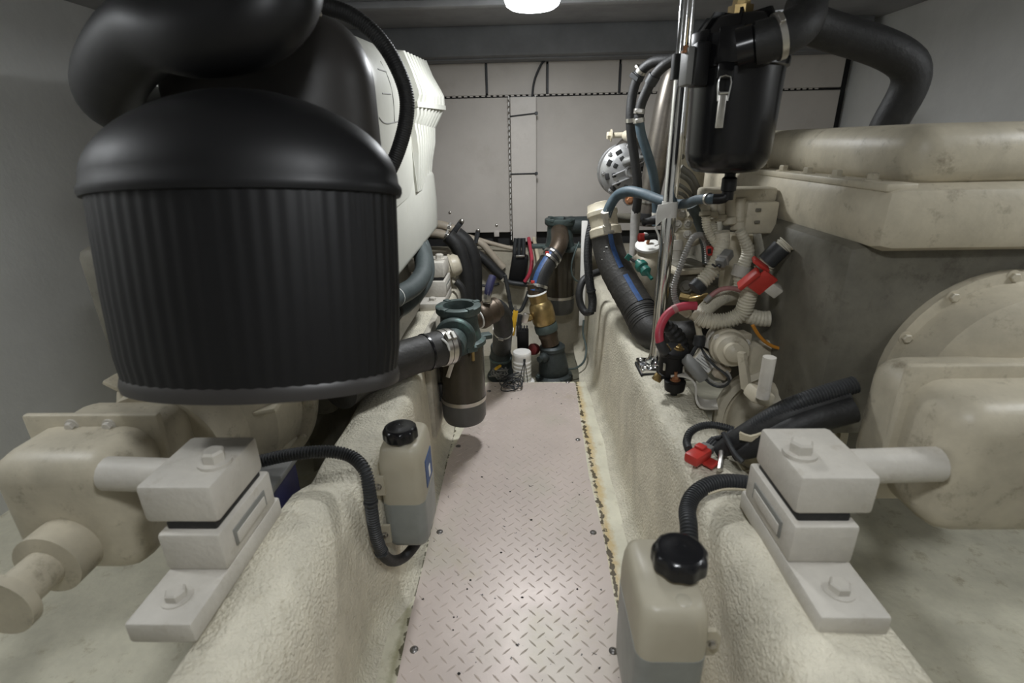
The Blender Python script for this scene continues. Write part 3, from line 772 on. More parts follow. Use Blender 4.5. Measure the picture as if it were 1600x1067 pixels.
# left tank
yA = .985
xa, xb = P(590, 800, yA).x+.012, P(664, 800, yA).x
z0a, z1a = P(640, 853, yA+.01).z, P(640, 706, yA).z
print('tankL', xa, xb, z0a, z1a)
capc = P(626, 664, 1.055)
coolant_tank(xa, xb, yA, yA+.15, z0a, z1a, .47, (PZ(626, 680, z1a+.01).x, PZ(626, 680, z1a+.01).y), .040, 1, 'small milky coolant tank half full with blue side label and black cap', True)
# right tank
yB_ = .50
xa2, xb2 = P(1016, 960, yB_).x, P(1142, 960, yB_).x
cp = PZ(1060, 885, .475)
z1b = .475
print('tankR', xa2, xb2, cp)
coolant_tank(xa2, xb2, cp.y-.092, cp.y+.075, z1b-.27, z1b, (P(1080, 1035, cp.y-.092).z-z1b+.27)/.27, (cp.x, cp.y), .042, -1, 'larger milky coolant tank with black cap on the bearer below the red plug')

# --- ribbed hoses of the tanks
hp = [P(330, 735, .93), P(400, 722, .955), P(440, 713, .965), P(480, 707, .97), P(520, 706, .975), P(550, 714, .97), P(570, 735, .945), P(577, 765, .93), P(581, 800, .925), P(587, 835, .93), P(596, 862, .945), P(612, 876, .975), P(632, 870, 1.02), P(648, 852, 1.04), P(656, 838, 1.05)]
t = thing('tank_hose', 'black ribbed hose crossing the bearer and looping under the small tank', 'hose', hp[10])
MB().tube(hp[:11], .0148, 14, .01, (.0066, .0028)).build('ribbed_sleeve', M['loom_black'], t, 25)
MB().tube(hp[9:], .0135, 14).build('hose', M['rubber'], t)
for tt in (.56, .76): clamp(hp, .0148, tt, .006, .0015, 20, t, 'cable_tie', M['loom_black'])
hp = [P(1077, 845, .755), P(1076, 820, .785), P(1074, 798, .825), P(1082, 776, .86), P(1102, 760, .885), P(1128, 753, .90), P(1160, 754, .905), P(1200, 762, .905), P(1260, 775, .905)]
t = thing('tank_hose', 'black ribbed hose rising from behind the larger capped tank', 'hose', hp[1])
MB().tube(hp, .0168, 14, .01, (.0066, .0028)).build('ribbed_sleeve', M['loom_black'], t)
MB().tube([p+V((.0, -.016, -.006)) for p in hp[4:]], .003, 6).build('wire', M['white_wire'], t)
# ================================================================== BILGE BY THE BULKHEAD
def axis_parts(t, a, b, segs):
    """stack of lathe parts along a->b; segs: (name, material, [(r, frac)...])"""
    a = V(a); b = V(b); L_ = (b-a).length
    for nm, mt, pr in segs: MB().lathe([(r, f*L_) for r, f in pr], a, b-a, 28).build(nm, mt, t)
# seacock with brass valve
s0 = V((P(866, 580, 2.44).x, 2.44, -.06)); s1 = P(862, 532, 2.44)
t = thing('seacock', 'dark green seacock with leaning brass valve on top', 'seacock', s0)
MB().lathe([(.092, 0), (.098, .012), (.094, .026), (.075, .036), (.078, .06), (.072, .11), (.062, .165), (.066, .17), (.066, .185), (.055, .195)], s0, (s1-s0), 32).build('body', M['bronze_dark'], t)
MB().lathe([(.056, 0), (.060, .004), (.055, .008)], s0+(s1-s0).normalized()*.185, (s1-s0), 32).build('sealant_ring', M['paint_white'], t)
for a in (0.3, 2.2, 3.4, 5.1):
    MB().hexbolt(s0+V((.085*math.cos(a), .085*math.sin(a), .022)), (0, 0, 1), .009, .012).build('bolt', M['bronze_green'], t)
p = P(842, 562, 2.36); MB().lathe([(.022, 0), (.026, .01), (.026, .04), (.016, .05), (.016, .07)], p+V((.05, .05, 0)), p-(p+V((.05, .05, 0))), 20).build('drain_plug', M['bronze_dark'], t)
MB().lathe([(.026, 0), (.030, .01), (.030, .03), (.022, .035)], P(838, 545, 2.46), (-.7, -.7, .2), 20).build('red_cap', M['maroon'], t)
v0, v1 = P(859, 533, 2.43), P(836, 446, 2.43)
axis_parts(t, v0, v1, [('valve_tail', M['bronze_brown'], [(.044, -.06), (.046, .08), (.050, .10), (.050, .16), (.044, .19)]),
                       ('valve_nut', M['bronze_green'], [(.056, .19), (.058, .21), (.058, .30), (.054, .33)]),
                       ('valve_body', M['brass'], [(.052, .33), (.058, .37), (.060, .45), (.060, .60), (.054, .68), (.044, .72), (.046, .86)]),
                       ('sealant_ring', M['paint_white'], [(.047, .855), (.050, .865), (.047, .885)]),
                       ('hose_tail', M['bronze_brown'], [(.044, .88), (.040, .96), (.037, 1.05)])])
pm_ = P(828, 497, 2.40); MB().lathe([(.014, 0), (.014, .03), (.02, .032), (.02, .05), (.012, .055)], pm_+V((.03, .02, 0)), (-1, -.5, .05), 14).build('valve_stem', M['brass'], t)
MB().box(P(821, 497, 2.39), (.03, .02, .05), roty(.3), .004).build('lever_nut', M['steel'], t)
# second strainer by the bulkhead
Y3 = 2.74
cx3 = P(874, 430, Y3).x; r3 = (P(898, 430, Y3).x-P(850, 430, Y3).x)/2
ts2 = strainer((cx3, Y3), P(874, 488, Y3).z, P(874, 388, Y3).z, P(874, 341, Y3).z, r3, 'bronze-headed strainer with dark bowl under the wiring duct')
for dz in ((-.10, -.01),):
    MB().box((cx3, Y3+.02, P(874, 388, Y3).z+.01), (.30, .05, .02), None, .005).build('mounting_lug', M['bronze_green'], ts2)
hz = P(900, 352, Y3); MB().cyl(hz-V((.06, 0, 0)), hz+V((.10, .02, 0)), .045, 24).build('outlet_neck', M['bronze_dark'], ts2)
MB().box((cx3+.0, 2.87, P(874, 440, Y3).z), (.18, .12, .03), None, .004).build('wall_bracket', M['bronze_dark'], ts2)
# striped hose from valve to strainer
hp = [v1.lerp(v0, .08)+V((0, 0, -.01)), P(845, 430, 2.46), P(857, 408, 2.50), P(866, 396, 2.53)]
t = thing('striped_hose', 'short black hose with blue stripe joining brass valve and strainer', 'hose', hp[0])
MB().tube(hp, .046, 24).build('hose', M['rubber'], t)
MB().strip(hp, .046, (-.45, -.85, .25), .011, .0015, .012, .05, .97).build('blue_stripe', M['blue_tape'], t)
for tt in (.18, .80, .93): clamp(hp, .047, tt, .014, .003, 28, t, 'hose_clamp', M['steel'])
for tt in (.22, .84):
    fr = resample(hp, .047, .01); q = fr[int(tt*(len(fr)-1))]; d = V((-.55, -.75, .1)); d = (d-q[1]*d.dot(q[1])).normalized()
    MB().box(q[0]+d*.05, (.018, .010, .014), None, .002).build('red_tag', M['red'], t)
ep = [P(865, 398, 2.53), P(872, 386, 2.555), P(875, 374, 2.60), P(874, 362, 2.68)]
tag(MB().tube(ep, [.041, .043, .045, .045], 24).build('bronze_elbow', M['bronze_brown'], None, 38, ep[0]), 'brown bronze elbow above the blue-striped hose', 'pipe')
# --- ball valve with navy handle, black hose and seacock behind the near strainer
b0, b1 = P(745, 497, 2.02), P(777, 480, 2.10)
t = thing('ball_valve', 'bronze ball valve with navy handle behind the near strainer', 'valve', b0)
axis_parts(t, b0, b1, [('valve_body', M['bronze_brown'], [(.040, -.4), (.042, 0), (.052, .06), (.056, .14), (.056, .34), (.050, .42), (.054, .5), (.056, .74), (.048, .82), (.048, .98)]),
                       ('sealant_ring', M['paint_white'], [(.044, -.02), (.047, .0), (.047, .04), (.044, .05)])])
st = P(762, 470, 2.05)
MB().cyl(st-V((0, 0, .05)), st, .012, 12).build('stem', M['steel'], t)
MB().hexbolt(st-V((0, 0, .006)), (0, 0, 1), .014, .014).build('stem_nut', M['steel'], t)
hh = [P(761, 467, 2.03), P(763, 455, 2.04), P(766, 443, 2.06), P(770, 432, 2.08)]
MB().tube([hh[0]-V((0, 0, .01)), hh[0], hh[1]], .016, 8).build('handle_shank', M['steel'], t)
MB().tube(hh[0:1]+hh[1:], [.014, .017, .018, .017], 10).build('handle_sleeve', M['navy'], t)
hp = [b1.lerp(b0, .1), P(781, 488, 2.12), P(786, 506, 2.16), P(785, 528, 2.28), P(784, 543, 2.39)]
t = thing('elbow_hose', 'black elbow hose bending down from the ball valve', 'hose', hp[-1])
MB().tube(hp, [.044, .044, .044, .046, .048], 24).build('hose', M['rubber'], t)
clamp(hp, .044, .42, .014, .003, 28, t, 'hose_clamp', M['steel'])
s2 = V((P(783, 560, 2.47).x, 2.47, -.06))
t = thing('seacock', 'dark seacock body under the black elbow hose', 'seacock', s2)
MB().lathe([(.072, 0), (.075, .015), (.066, .03), (.058, .05), (.056, .13), (.053, .135), (.053, .16), (.050, .165), (.050, .20), (.046, .21)], s2, (0, -.25, 1), 32).build('body', M['bronze_dark'], t)
MB().lathe([(.056, .0), (.060, .004), (.060, .012), (.056, .016)], s2+V((0, -.03, .12)), (0, -.25, 1), 32).build('collar', M['bronze_green'], t)
for a in (3.6, 4.6, 5.6): MB().hexbolt(s2+V((.064*math.cos(a), .064*math.sin(a), .02)), (0, 0, 1), .009, .012).build('bolt', M['bronze_green'], t)

# --- white bilge pump and wires
pb = PZ(816, 588, -.05); pb.y = 2.36; pb = V((P(816, 580, 2.36).x, 2.36, -.06))
t = thing('bilge_pump', 'white round bilge pump with ringed body by the plate end', 'pump', pb)
H_ = P(816, 549, 2.36).z-pb.z
pr = [(.055, 0), (.055, .02), (.046, .024)]
z = .03
while z < H_-.045: pr += [(.046, z), (.046, z+.012), (.0445, z+.014), (.0445, z+.018)]; z += .02
pr += [(.046, H_-.02), (.046, H_-.006), (.043, H_), (.001, H_+.002)]
MB().lathe(pr, pb, (0, 0, 1), 32).build('pump_body', M['white'], t)
MB().lathe([(.060, 0), (.062, .008), (.062, .028), (.055, .032)], pb, (0, 0, 1), 32).build('strainer_base', M['white'], t)
MB().box(pb+V((.012, -.046, H_-.03)), (.012, .01, .016), None, .002).build('wire_gland', M['loom_black'], t)
g = pb+V((.012, -.05, H_-.03))
rnd = random.Random(5)
for k in range(3):
    pts = [g, g+V((-.015+.012*k, -.02, -.05)), g+V((-.03+.02*k, -.03, -.11)), V((P(800, 592, 2.27).x+.01*k, 2.28, .012))]
    MB().tube(pts, .0022, 6).build('wire', M['loom_black'], t)
c = PZ(800, 592, .01)
pts = [V((c.x+rnd.uniform(-.055, .05), 2.288-rnd.uniform(0, .11), .005+rnd.uniform(0, .05))) for _ in range(34)]
tag(MB().tube(pts, .0026, 6, .008).build('wire_tangle', M['loom_black'], None, 38, c), 'tangle of thin black wire at the end of the tread plate', 'wire')
pts = [V((P(778+rnd.uniform(-17, 16), 575, 2.34).x, 2.345+rnd.uniform(-.035, .035), rnd.uniform(-.014, .05))) for _ in range(26)]
tag(MB().tube(pts, .003, 6, .01).build('wire_tangle', M['grey'], None, 38, pts[0]), 'heap of grey wires beside the white bilge pump', 'wire')
tag(MB().box(P(778, 574, 2.30), (.012, .05, .012), rotz(-.5), .003).build('wire_tag', M['yellow'], None, 38, P(778, 574, 2.30)), 'small yellow tag among the grey wires', 'tag')
# float switch block and yellow handled tool
t = thing('float_switch', 'black float switch standing behind the white bilge pump', 'switch', P(817, 545, 2.5))
c = P(817, 530, 2.5); MB().box(c, (.06, .05, .11), None, .006).build('switch_body', M['black'], t)
for k in range(4): MB().box(c+V((-.02+.014*k, 0, .062)), (.008, .03, .02), None, .002).build('terminal', M['loom_black'], t)
MB().box(c-V((0, 0, .09)), (.03, .03, .10)).build('post', M['black'], t)
a, b = P(806, 485, 2.40), P(800, 524, 2.40)
zz = (a-b).normalized()
xx, yy, _ = frame(zz)
MR = Matrix((xx, yy, zz)).transposed()
t = thing('valve_lever', 'yellow lever hanging among the black wires', 'lever', b)
MB().box((a+b)/2, (.024, .008, (a-b).length), MR, .003).build('lever_grip', M['yellow'], t)
MB().tube([a, a+V((-.004, .01, .02))], .006, 8).build('lever_tip', M['steel'], t)
# black wires and small harness hanging under the duct
for k, (pts, rr, lab) in enumerate((
    (((789, 430), (794, 455), (801, 483), (812, 486), (821, 470), (826, 455)), .010, 'thick black cable dipping in a V above the yellow lever'),
    (((813, 492), (811, 508), (810, 525)), .013, 'short black cable dropping to the float switch'),
    (((796, 470), (798, 486), (808, 508)), .006, 'thin black wire beside the yellow lever'))):
    pp = [P(a, b, (2.55, 2.55, 2.50)[k]) for a, b in pts]
    tag(MB().tube(pp, rr, 10).build('black_cable', M['loom_black'], None, 38, pp[0]), lab, 'cable')
pp = [P(x, y, Y) for x, y, Y in ((826, 372, 3.03), (829, 390, 2.95), (831, 410, 2.86), (827, 428, 2.845), (820, 440, 2.85))]
tag(MB().tube(pp, .011, 10).build('red_cable', M['red_cable'], None, 38, pp[0]), 'red cable dropping out of the wiring duct', 'cable')
pp = [P(x, y, Y) for x, y, Y in ((834, 372, 3.03), (838, 390, 2.95), (841, 410, 2.87), (839, 428, 2.855), (831, 443, 2.86))]
tag(MB().tube(pp, .011, 10).build('white_cable', M['white_wire'], None, 38, pp[0]), 'cream cable beside the red one below the duct', 'cable')
t = thing('junction_box', 'black junction box with cable entries below the wiring duct', 'junction box', P(811, 445, 2.90))
MB().box(P(810, 420, 2.93), (.095, .09, .17), roty(.18), .012).build('box_body', M['black'], t)
MB().box(P(813, 400, 2.88), (.05, .02, .012), None, .003).build('clip', M['steel'], t)
for k in range(3):
    pp = [P(806+6*k, 372, 2.93), P(804+7*k, 395, 2.92), P(806+5*k, 412, 2.92)]
    MB().tube(pp, .012, 10).build('cable', M['loom_black'], t)
pp = [P(x, y, 2.865) for x, y in ((788, 437), (796, 441), (808, 443), (826, 445))]
MB().tube(pp, .014, 10).build('cable', M['loom_black'], t)
# tan pipes and fat hoses on the left below the panel
for pts, rr, mt, Y, nm, lab in (
    (((705, 352), (720, 364), (745, 373), (775, 382), (803, 389)), .012, 'tan', 2.98, 'tan_pipe', 'thin tan pipe running under the bulkhead panel'),
    (((735, 372), (752, 380), (766, 395), (778, 409), (787, 419)), .020, 'tan', 2.94, 'tan_pipe', 'thick tan hose slanting down beside the black hoses'),
    (((650, 346), (676, 350), (692, 352), (712, 360)), .024, 'tan', 2.92, 'clamped_hose', 'tan hose end clamped above another by the white engine'),
    (((650, 361), (676, 364), (690, 366), (706, 371)), .024, 'tan', 2.88, 'clamped_hose', 'tan hose end clamped below another by the white engine'),
    (((712, 366), (728, 380), (738, 402), (741, 430), (741, 470)), .045, 'rubber', 2.80, 'fat_hose', 'fat black hose bending down behind the ball valve'),
    (((700, 368), (714, 384), (723, 408), (730, 440), (732, 472)), .040, 'rubber', 2.71, 'fat_hose', 'fat black hose bending down next to the cream engine mount'),
    (((744, 395), (762, 410), (776, 424), (786, 433)), .026, 'rubber', 2.89, 'black_hose', 'black hose running under the slanting tan hose'),
    (((712, 440), (719, 446), (725, 458), (727, 478)), .018, 'rubber', 2.50, 'black_hose', 'thin black hose curling behind the cream engine mount'),
    (((742, 441), (754, 446), (767, 446), (780, 443)), .008, 'loom_black', 2.91, 'black_cable', 'thin black cable sagging along the hull below the hoses')):
    pp = [P(a, b, Y) for a, b in pts]
    t = thing(nm, lab, 'hose' if 'cable' not in nm else 'cable', pp[-1])
    MB().tube(pp, rr, 16).build('hose', M[mt], t)
    if nm == 'clamped_hose':
        clamp(pp, rr, .85, .018, .003, 24, t, 'hose_clamp', M['steel'])
a, b = P(722, 345, 2.85), P(702, 372, 2.85)
t = thing('strap_bracket', 'black strap bracket holding the clamped tan hoses', 'bracket', b)
zz = (a-b).normalized(); xx, yy, _ = frame(zz); MR = Matrix((xx, yy, zz)).transposed()
MB().box((a+b)/2, (.035, .03, (a-b).length), MR, .008).build('strap', M['loom_black'], t)
MB().dome(a+V((0, -.018, 0)), (0, -1, 0), .014, .008).build('bolt', M['steel'], t)
p = P(747, 362, 2.95); t = thing('pipe_clip', 'small black clip over the tan pipe', 'clip', p)
MB().tube([P(747, 360, 2.95), P(745, 370, 2.93), P(743, 380, 2.92)], .013, 8).build('clip_strap', M['loom_black'], t); MB().dome(P(747, 360, 2.935), (0, -1, 0), .010, .006).build('bolt', M['steel'], t)
p = P(704, 416, 2.57)
t = thing('pump_housing', 'cream rounded pump housing behind the cream engine mount', 'pump', p-V((0, 0, .1)))
MB().lathe([(.02, -.055), (.042, -.05), (.055, -.035), (.056, .03), (.042, .05), (.02, .055)], p, (1, .2, .25), 28).build('housing', M['eng_beige'], t)
MB().lathe([(.062, 0), (.062, .012), (.05, .014)], p, (1, .2, .25), 28).build('flange', M['eng_beige'], t)
MB().box(V((p.x-.03, p.y, (p.z-.04+.398)/2)), (.06, .07, p.z-.04-.398), None, .01).build('foot', M['eng_beige'], t)
# white upright batten and green wire by the right bearer
a, b = P(913, 345, 2.62), P(909, 508, 2.62)
xw = P(920, 420, 2.62).x-P(911, 420, 2.62).x
tag(MB().box((a+b)/2, (xw, .02, (a-b).length), None, .003).build('batten', M['white'], None, 38, b), 'white upright batten behind the looped black hose', 'batten')
pp = [P(905, 378, 2.6), P(898, 395, 2.58), P(893, 415, 2.57), P(895, 432, 2.57), P(904, 440, 2.58), P(912, 436, 2.6)]
tag(MB().tube(pp, .004, 8).build('green_wire', M['bronze_green'], None, 38, pp[0]), 'thin green wire looping beside the white batten', 'wire')
pp = [P(912, 500, 2.6), P(911, 520, 2.57), P(916, 545, 2.52), P(912, 565, 2.46), P(900, 575, 2.42), P(888, 577, 2.40)]
tag(MB().tube(pp, .0055, 8).build('green_wire', M['bronze_green'], None, 38, pp[-1]), 'green wire running from the batten down to the seacock foot', 'wire')
# ================================================================== RIGHT SIDE
# --- chrome post
XPp, YPp = .443, 1.56
bp = PZ(1024, 574, .405); XPp, YPp = bp.x, bp.y
t = thing('chrome_post', 'polished chrome post on a square base on the engine bearer', 'post', (XPp, YPp, .402))
MB().lathe([(.0205, .0), (.0205, CEIL-.402)], (XPp, YPp, .402), (0, 0, 1), 32).build('pole', M['chrome'], t)
MB().lathe([(.034, .018), (.034, .026), (.026, .036), (.0215, .055), (.0215, .08)], (XPp, YPp, .402), (0, 0, 1), 32).build('socket', M['chrome'], t)
MB().box((XPp, YPp, .412), (.11, .10, .018), None, .005).build('base_plate', M['chrome'], t)
MB().box((XPp, YPp, .4), (.115, .105, .012), None, .004).build('rubber_gasket', M['rubber'], t)
for a, b in ((-.04, -.035), (.04, -.035), (-.04, .035), (.04, .035)):
    MB().dome((XPp+a, YPp+b, .420), (0, 0, 1), .009, .006).build('screw', M['steel'], t)
p = P(1035, 330, YPp-.02)
t = thing('tape_wrap', 'crumpled pale tape wrapped round the chrome post', 'tape', p)
MB().prism([(-.014, .018), (.012, .022), (.026, .012), (.024, -.006), (.008, -.020), (-.008, -.034), (-.016, -.044), (-.018, -.01)], p+V((0, -.004, 0)), (1, 0, 0), (0, 0, 1), (0, .004, 0)).build('tape_flag', M['label'], t)
MB().lathe([(.0215, -.02), (.0225, -.02), (.0225, .025), (.0215, .025)], (XPp, YPp, p.z), (0, 0, 1), 24).build('tape_band', M['label'], t)
MB().tube([p+V((-.018, -.002, -.045)), p+V((-.006, -.006, -.07)), p+V((-.006, -.008, -.095)), p+V((-.016, -.006, -.098))], .003, 6).build('tape_string', M['label'], t)

# --- black separator canister hung on a bracket
YC = 1.32
cc = P(1141, 200, YC); rC = cc.x-P(1074, 200, YC).x
zb = P(1141, 262, YC-.02).z; zj = P(1141, 108, YC).z; zt = P(1120, 22, YC).z
print('sep', cc, rC, zb, zj, zt)
t = thing('oil_separator', 'glossy black oil separator canister with steel latch and ribbed lid', 'canister', (cc.x, YC, zb))
MB().lathe([(rC*.45, -.012), (rC*.72, -.008), (rC*.86, .004), (rC*.93, .02), (rC*.95, .03), (rC*.96, .034), (rC*1.0, zj-zb)], (cc.x, YC, zb), (0, 0, 1), 48).build('bowl', M['black_sep'], t)
MB().lathe([(rC*1.0, -.004), (rC*1.06, 0), (rC*1.06, .015), (rC*1.03, .02), (rC*1.03, (zt-zj)*.58), (rC*.99, (zt-zj)*.62), (rC*.80, (zt-zj)*.86), (rC*.74, (zt-zj)*.9), (.001, (zt-zj)*.92)], (cc.x, YC, zj), (0, 0, 1), 48).build('lid', M['black_sep'], t); lid = [o for o in t.children if o.name.startswith('lid')][0]
for k in range(8):
    a = 2*PI*k/8+.35; c, s_ = math.cos(a), math.sin(a); h = zt-zj
    MB().prism([(rC*.2, h*.88), (rC*.72, h*.88), (rC*1.02, h*.60), (rC*1.03, h*.66), (rC*.78, h*.985), (rC*.2, h*.985)], (cc.x-s_*.003, YC+c*.003, zj), (c, s_, 0), (0, 0, 1), (s_*.006, -c*.006, 0)).build('lid_rib', M['black_sep'], lid)
for a in (-2.1, -1.6, .55, -2.8):
    MB().box((cc.x+rC*1.06*math.cos(a), YC+rC*1.06*math.sin(a), zj+(zt-zj)*.33), (.014, .05, .07), rotz(a), .004).build('lid_lug', M['black_sep'], lid)
la = -1.62; lx = V((math.cos(la), math.sin(la), 0)); lt = V((-lx.y, lx.x, 0)); lc = V((cc.x, YC, 0))+lx*(rC*1.05)
p0 = P(1133, 120, YC-rC*1.05); lc = V((p0.x, YC-rC*1.06, 0))
zA, zB, zC2 = P(1133, 120, lc.y).z, P(1133, 148, lc.y).z, P(1130, 200, lc.y).z
MB().tube([lc+V((-.010, 0, zB-.012)), lc+V((-.011, 0, zA)), lc+V((.011, 0, zA)), lc+V((.010, 0, zB-.012))], .0018, 8).build('latch_wire', M['chrome'], t)
MB().box(lc+V((-.001, .0, (zB+zC2)/2)), (.016, .006, zB-zC2), None, .0015).build('latch_strap', M['steel'], t)
MB().cyl(lc+V((-.009, -.001, zB+.004)), lc+V((.009, -.001, zB+.004)), .004, 10).build('latch_pin', M['chrome'], t)
MB().box(lc+V((0, .006, zA+.012)), (.034, .010, .030), None, .003).build('latch_catch', M['black_sep'], t)
# bracket, rusty bolts
bx = P(1084, 110, YC-.03)
MB().box(P(1078, 105, YC-.03), (.03, .06, .075), None, .004).build('bracket', M['grey'], t)
MB().box(P(1092, 102, YC-.05), (.03, .05, .085), None, .004).build('bracket', M['black'], t)
mbx = V((XPp, YPp, P(1066, 105, YPp).z)); MB().lathe([(.0215, -.03), (.029, -.03), (.029, .03), (.0215, .03)], mbx, (0, 0, 1), 20).build('post_clamp', M['black'], t)
MB().tube([mbx+V((.026, 0, 0)), V((cc.x-.05, YC+.07, mbx.z))], .014, 8).build('bracket_arm', M['black'], t)
for px, py in ((1071, 79), (1099, 68)):
    MB().hexbolt(P(px, py+3, YC-.04), (0, 0, 1), .006, .014).build('rusty_bolt', M['copper'], t)
fz = P(1158, 10, YC); MB().lathe([(.028, -.03), (.028, .004), (.020, .006), (.018, .03), (.012, .032), (.012, .06)], fz+V((0, 0, -.004)), (0, 0, 1), 8).build('brass_fitting', M['brass'], t)
# port + rubber elbow to the right
o0 = P(1168, 72, YC-rC*1.22); o1 = P(1215, 58, YC-rC*1.42)
MB().lathe([(.036, 0), (.036, .035), (.034, .05)], V((cc.x+.012, YC-rC*.80, o0.z-.004)), o0-V((cc.x+.012, YC-rC*.80, o0.z-.004)), 28).build('port_boss', M['black_sep'], t)
MB().lathe([(.038, 0), (.038, .03), (.034, .034), (.034, .06)], o0-(o1-o0).normalized()*.02, o1-o0, 28).build('port', M['black_sep'], t)
hp = [o0.lerp(o1, .30), o1, o1+(o1-o0)*.8+V((0, .02, .01)), o1+(o1-o0)*1.6+V((0, .10, .05)), o1+(o1-o0)*2.2+V((.03, .22, .03)), V((.90, 1.36, 1.24)), V((.90, 1.40, 1.11))]
t2 = thing('breather_pipe', 'short black rubber pipe clamped to the side of the separator', 'hose', hp[0])
MB().tube(hp, .040, 24).build('hose', M['rubber'], t2); clamp(hp, .041, .06, .012, .003, 28, t2, 'hose_clamp', M['steel'])
# drain tee under canister
dz = P(1137, 285, YC)
MB().lathe([(.014, 0), (.014, .02), (.018, .022), (.018, .05), (.013, .055), (.013, .07)], P(1136, 312, YC), (0, 0, 1), 12).build('drain_fitting', M['black'], t)
hp = [P(1137, 297, YC), P(1137, 305, YC), P(1130, 310, YC), P(1115, 311, YC+.01)]
MB().tube(hp, .013, 12).build('drain_elbow', M['black'], t)

# --- slate-blue hose from the cooler round the post to the drain
fa = P(947, 338, 1.955)
hp = [P(947, 338, 1.955), P(953, 322, 1.955), P(964, 306, 1.95), P(982, 299, 1.90), P(1005, 303, 1.84), P(1030, 312, 1.72), P(1052, 318, 1.63), P(1072, 318, 1.52), P(1090, 312, 1.42), P(1112, 311, 1.335), P(1124, 311, 1.325)]
t = thing('slate_hose', 'slate-blue hose arching past the chrome post to the separator drain', 'hose', hp[0])
MB().tube(hp, [.0185, .0185, .0185, .0185, .0175, .016, .0145, .0135, .0125, .0125, .0125], 16).build('hose', M['blue_hose'], t)
MB().ring(hp, .0165, .02, .03, .002, 6, False).build('hose_fitting', M['mount'], t)
MB().ring(hp, .0135, .96, .008, .002, 16, False).build('hose_clamp', M['steel'], t)

# --- cooler end and fat striped hose
hs = [P(946, 362, 2.04), P(951, 390, 2.02), P(962, 420, 1.97), P(979, 452, 1.90), P(999, 486, 1.82), P(1018, 518, 1.735), P(1042, 527, 1.70), P(1075, 527, 1.67), P(1122, 520, 1.66)]
c0 = P(945, 350, 2.06)
t = thing('oil_cooler', 'cream tubular cooler end above the fat striped hose', 'cooler', c0)
ax = (hs[1]-hs[0]).normalized()
MB().lathe([(.03, -.115), (.052, -.11), (.056, -.085), (.060, -.08), (.060, -.065), (.055, -.06), (.054, -.02), (.062, -.012), (.062, .014), (.056, .02)], hs[0], ax, 32).build('cooler_tube', M['eng_beige'], t)
up = P(949, 354, 1.97)
MB().lathe([(.016, 0), (.016, .02), (.012, .022), (.012, .05), (.017, .052), (.017, .075)], up-V((0, 0, .01)), fa-up, 6).build('hose_union', M['mount'], t)
MB().box(P(951, 362, 1.985), (.04, .02, .016), None, .003).build('clamp_screw', M['steel'], t)
MB().tube([hs[0]+V((0, .03, .03)), hs[0]+V((.02, .16, .02)), hs[0]+V((.09, .30, .01)), hs[0]+V((.32, .33, .0))], .022, 14).build('cooler_arm', M['eng_dim'], t)
t = thing('striped_hose', 'fat black hose with blue stripe running down behind the chrome post', 'hose', hs[-1])
MB().tube(hs, [.058, .060, .061, .061, .061, .061, .06, .058, .058], 28, .01).build('hose', M['rubber_brown'], t)
MB().strip(hs, .061, (.05, -.8, .5), .009, .0016, .012, .03, .29).build('blue_stripe', M['blue_tape'], t)
MB().strip(hs, .0612, (.05, -.8, .5), .009, .0016, .012, .34, .53).build('blue_stripe', M['blue_tape'], t)
fr = resample(hs, .061, .01)
for k in range(5):
    q = fr[int((.25+.06*k)*len(fr))]; MB().lathe([(q[3]*.97, -.012), (q[3]*1.02, 0), (q[3]*.97, .012)], q[0], q[1], 28).build('wrap_ridge', M['rubber_brown'], t)
for k in range(7):
    q = fr[int((.52+.018*k)*len(fr))]; MB().lathe([(q[3]*.97, -.004), (q[3]*1.035, 0), (q[3]*.97, .004)], q[0], q[1], 28).build('wire_turn', M['rubber'], t)
rnd = random.Random(9)
for px, py in ((948, 386), (942, 405), (951, 418), (965, 434), (980, 470), (945, 393)):
    d = ray(px, py); 
    best = min(fr, key=lambda q: ((q[0]-CAM)-d*((q[0]-CAM).dot(d)/d.dot(d))).length)
    p = CAM+d*((best[0]-CAM).dot(d)/d.dot(d)); off = p-best[0]; rad_ = best[3]; k = math.sqrt(max(0, rad_**2-off.length_squared))
    MB().box(p-d.normalized()*(k+.0004), (.010, .003, .003), roty(rnd.uniform(-1, 1)), .001).build('paint_fleck', M['paint_white'], t)

# --- ribbed black hose looping by the batten
hp = [P(956, 318, 2.2), P(941, 324, 2.18), P(930, 338, 2.16), P(923, 358, 2.15), P(919, 385, 2.15), P(919, 415, 2.15), P(922, 445, 2.15), P(926, 470, 2.15), P(925, 486, 2.15), P(915, 488, 2.17), P(907, 475, 2.19), P(905, 458, 2.2), P(910, 440, 2.22), P(922, 430, 2.25), P(938, 424, 2.28)]
t = thing('loop_hose', 'black ribbed hose hanging in a loop beside the white batten', 'hose', hp[8])
MB().tube(hp[:9], .0185, 16, .01, (.006, .0018)).build('ribbed_sleeve', M['loom_black'], t)
MB().tube(hp[8:], .0165, 16).build('hose', M['rubber'], t)
MB().ring(hp, .0185, .52, .006, .002, 20, False).build('cable_tie', M['loom_black'], t)

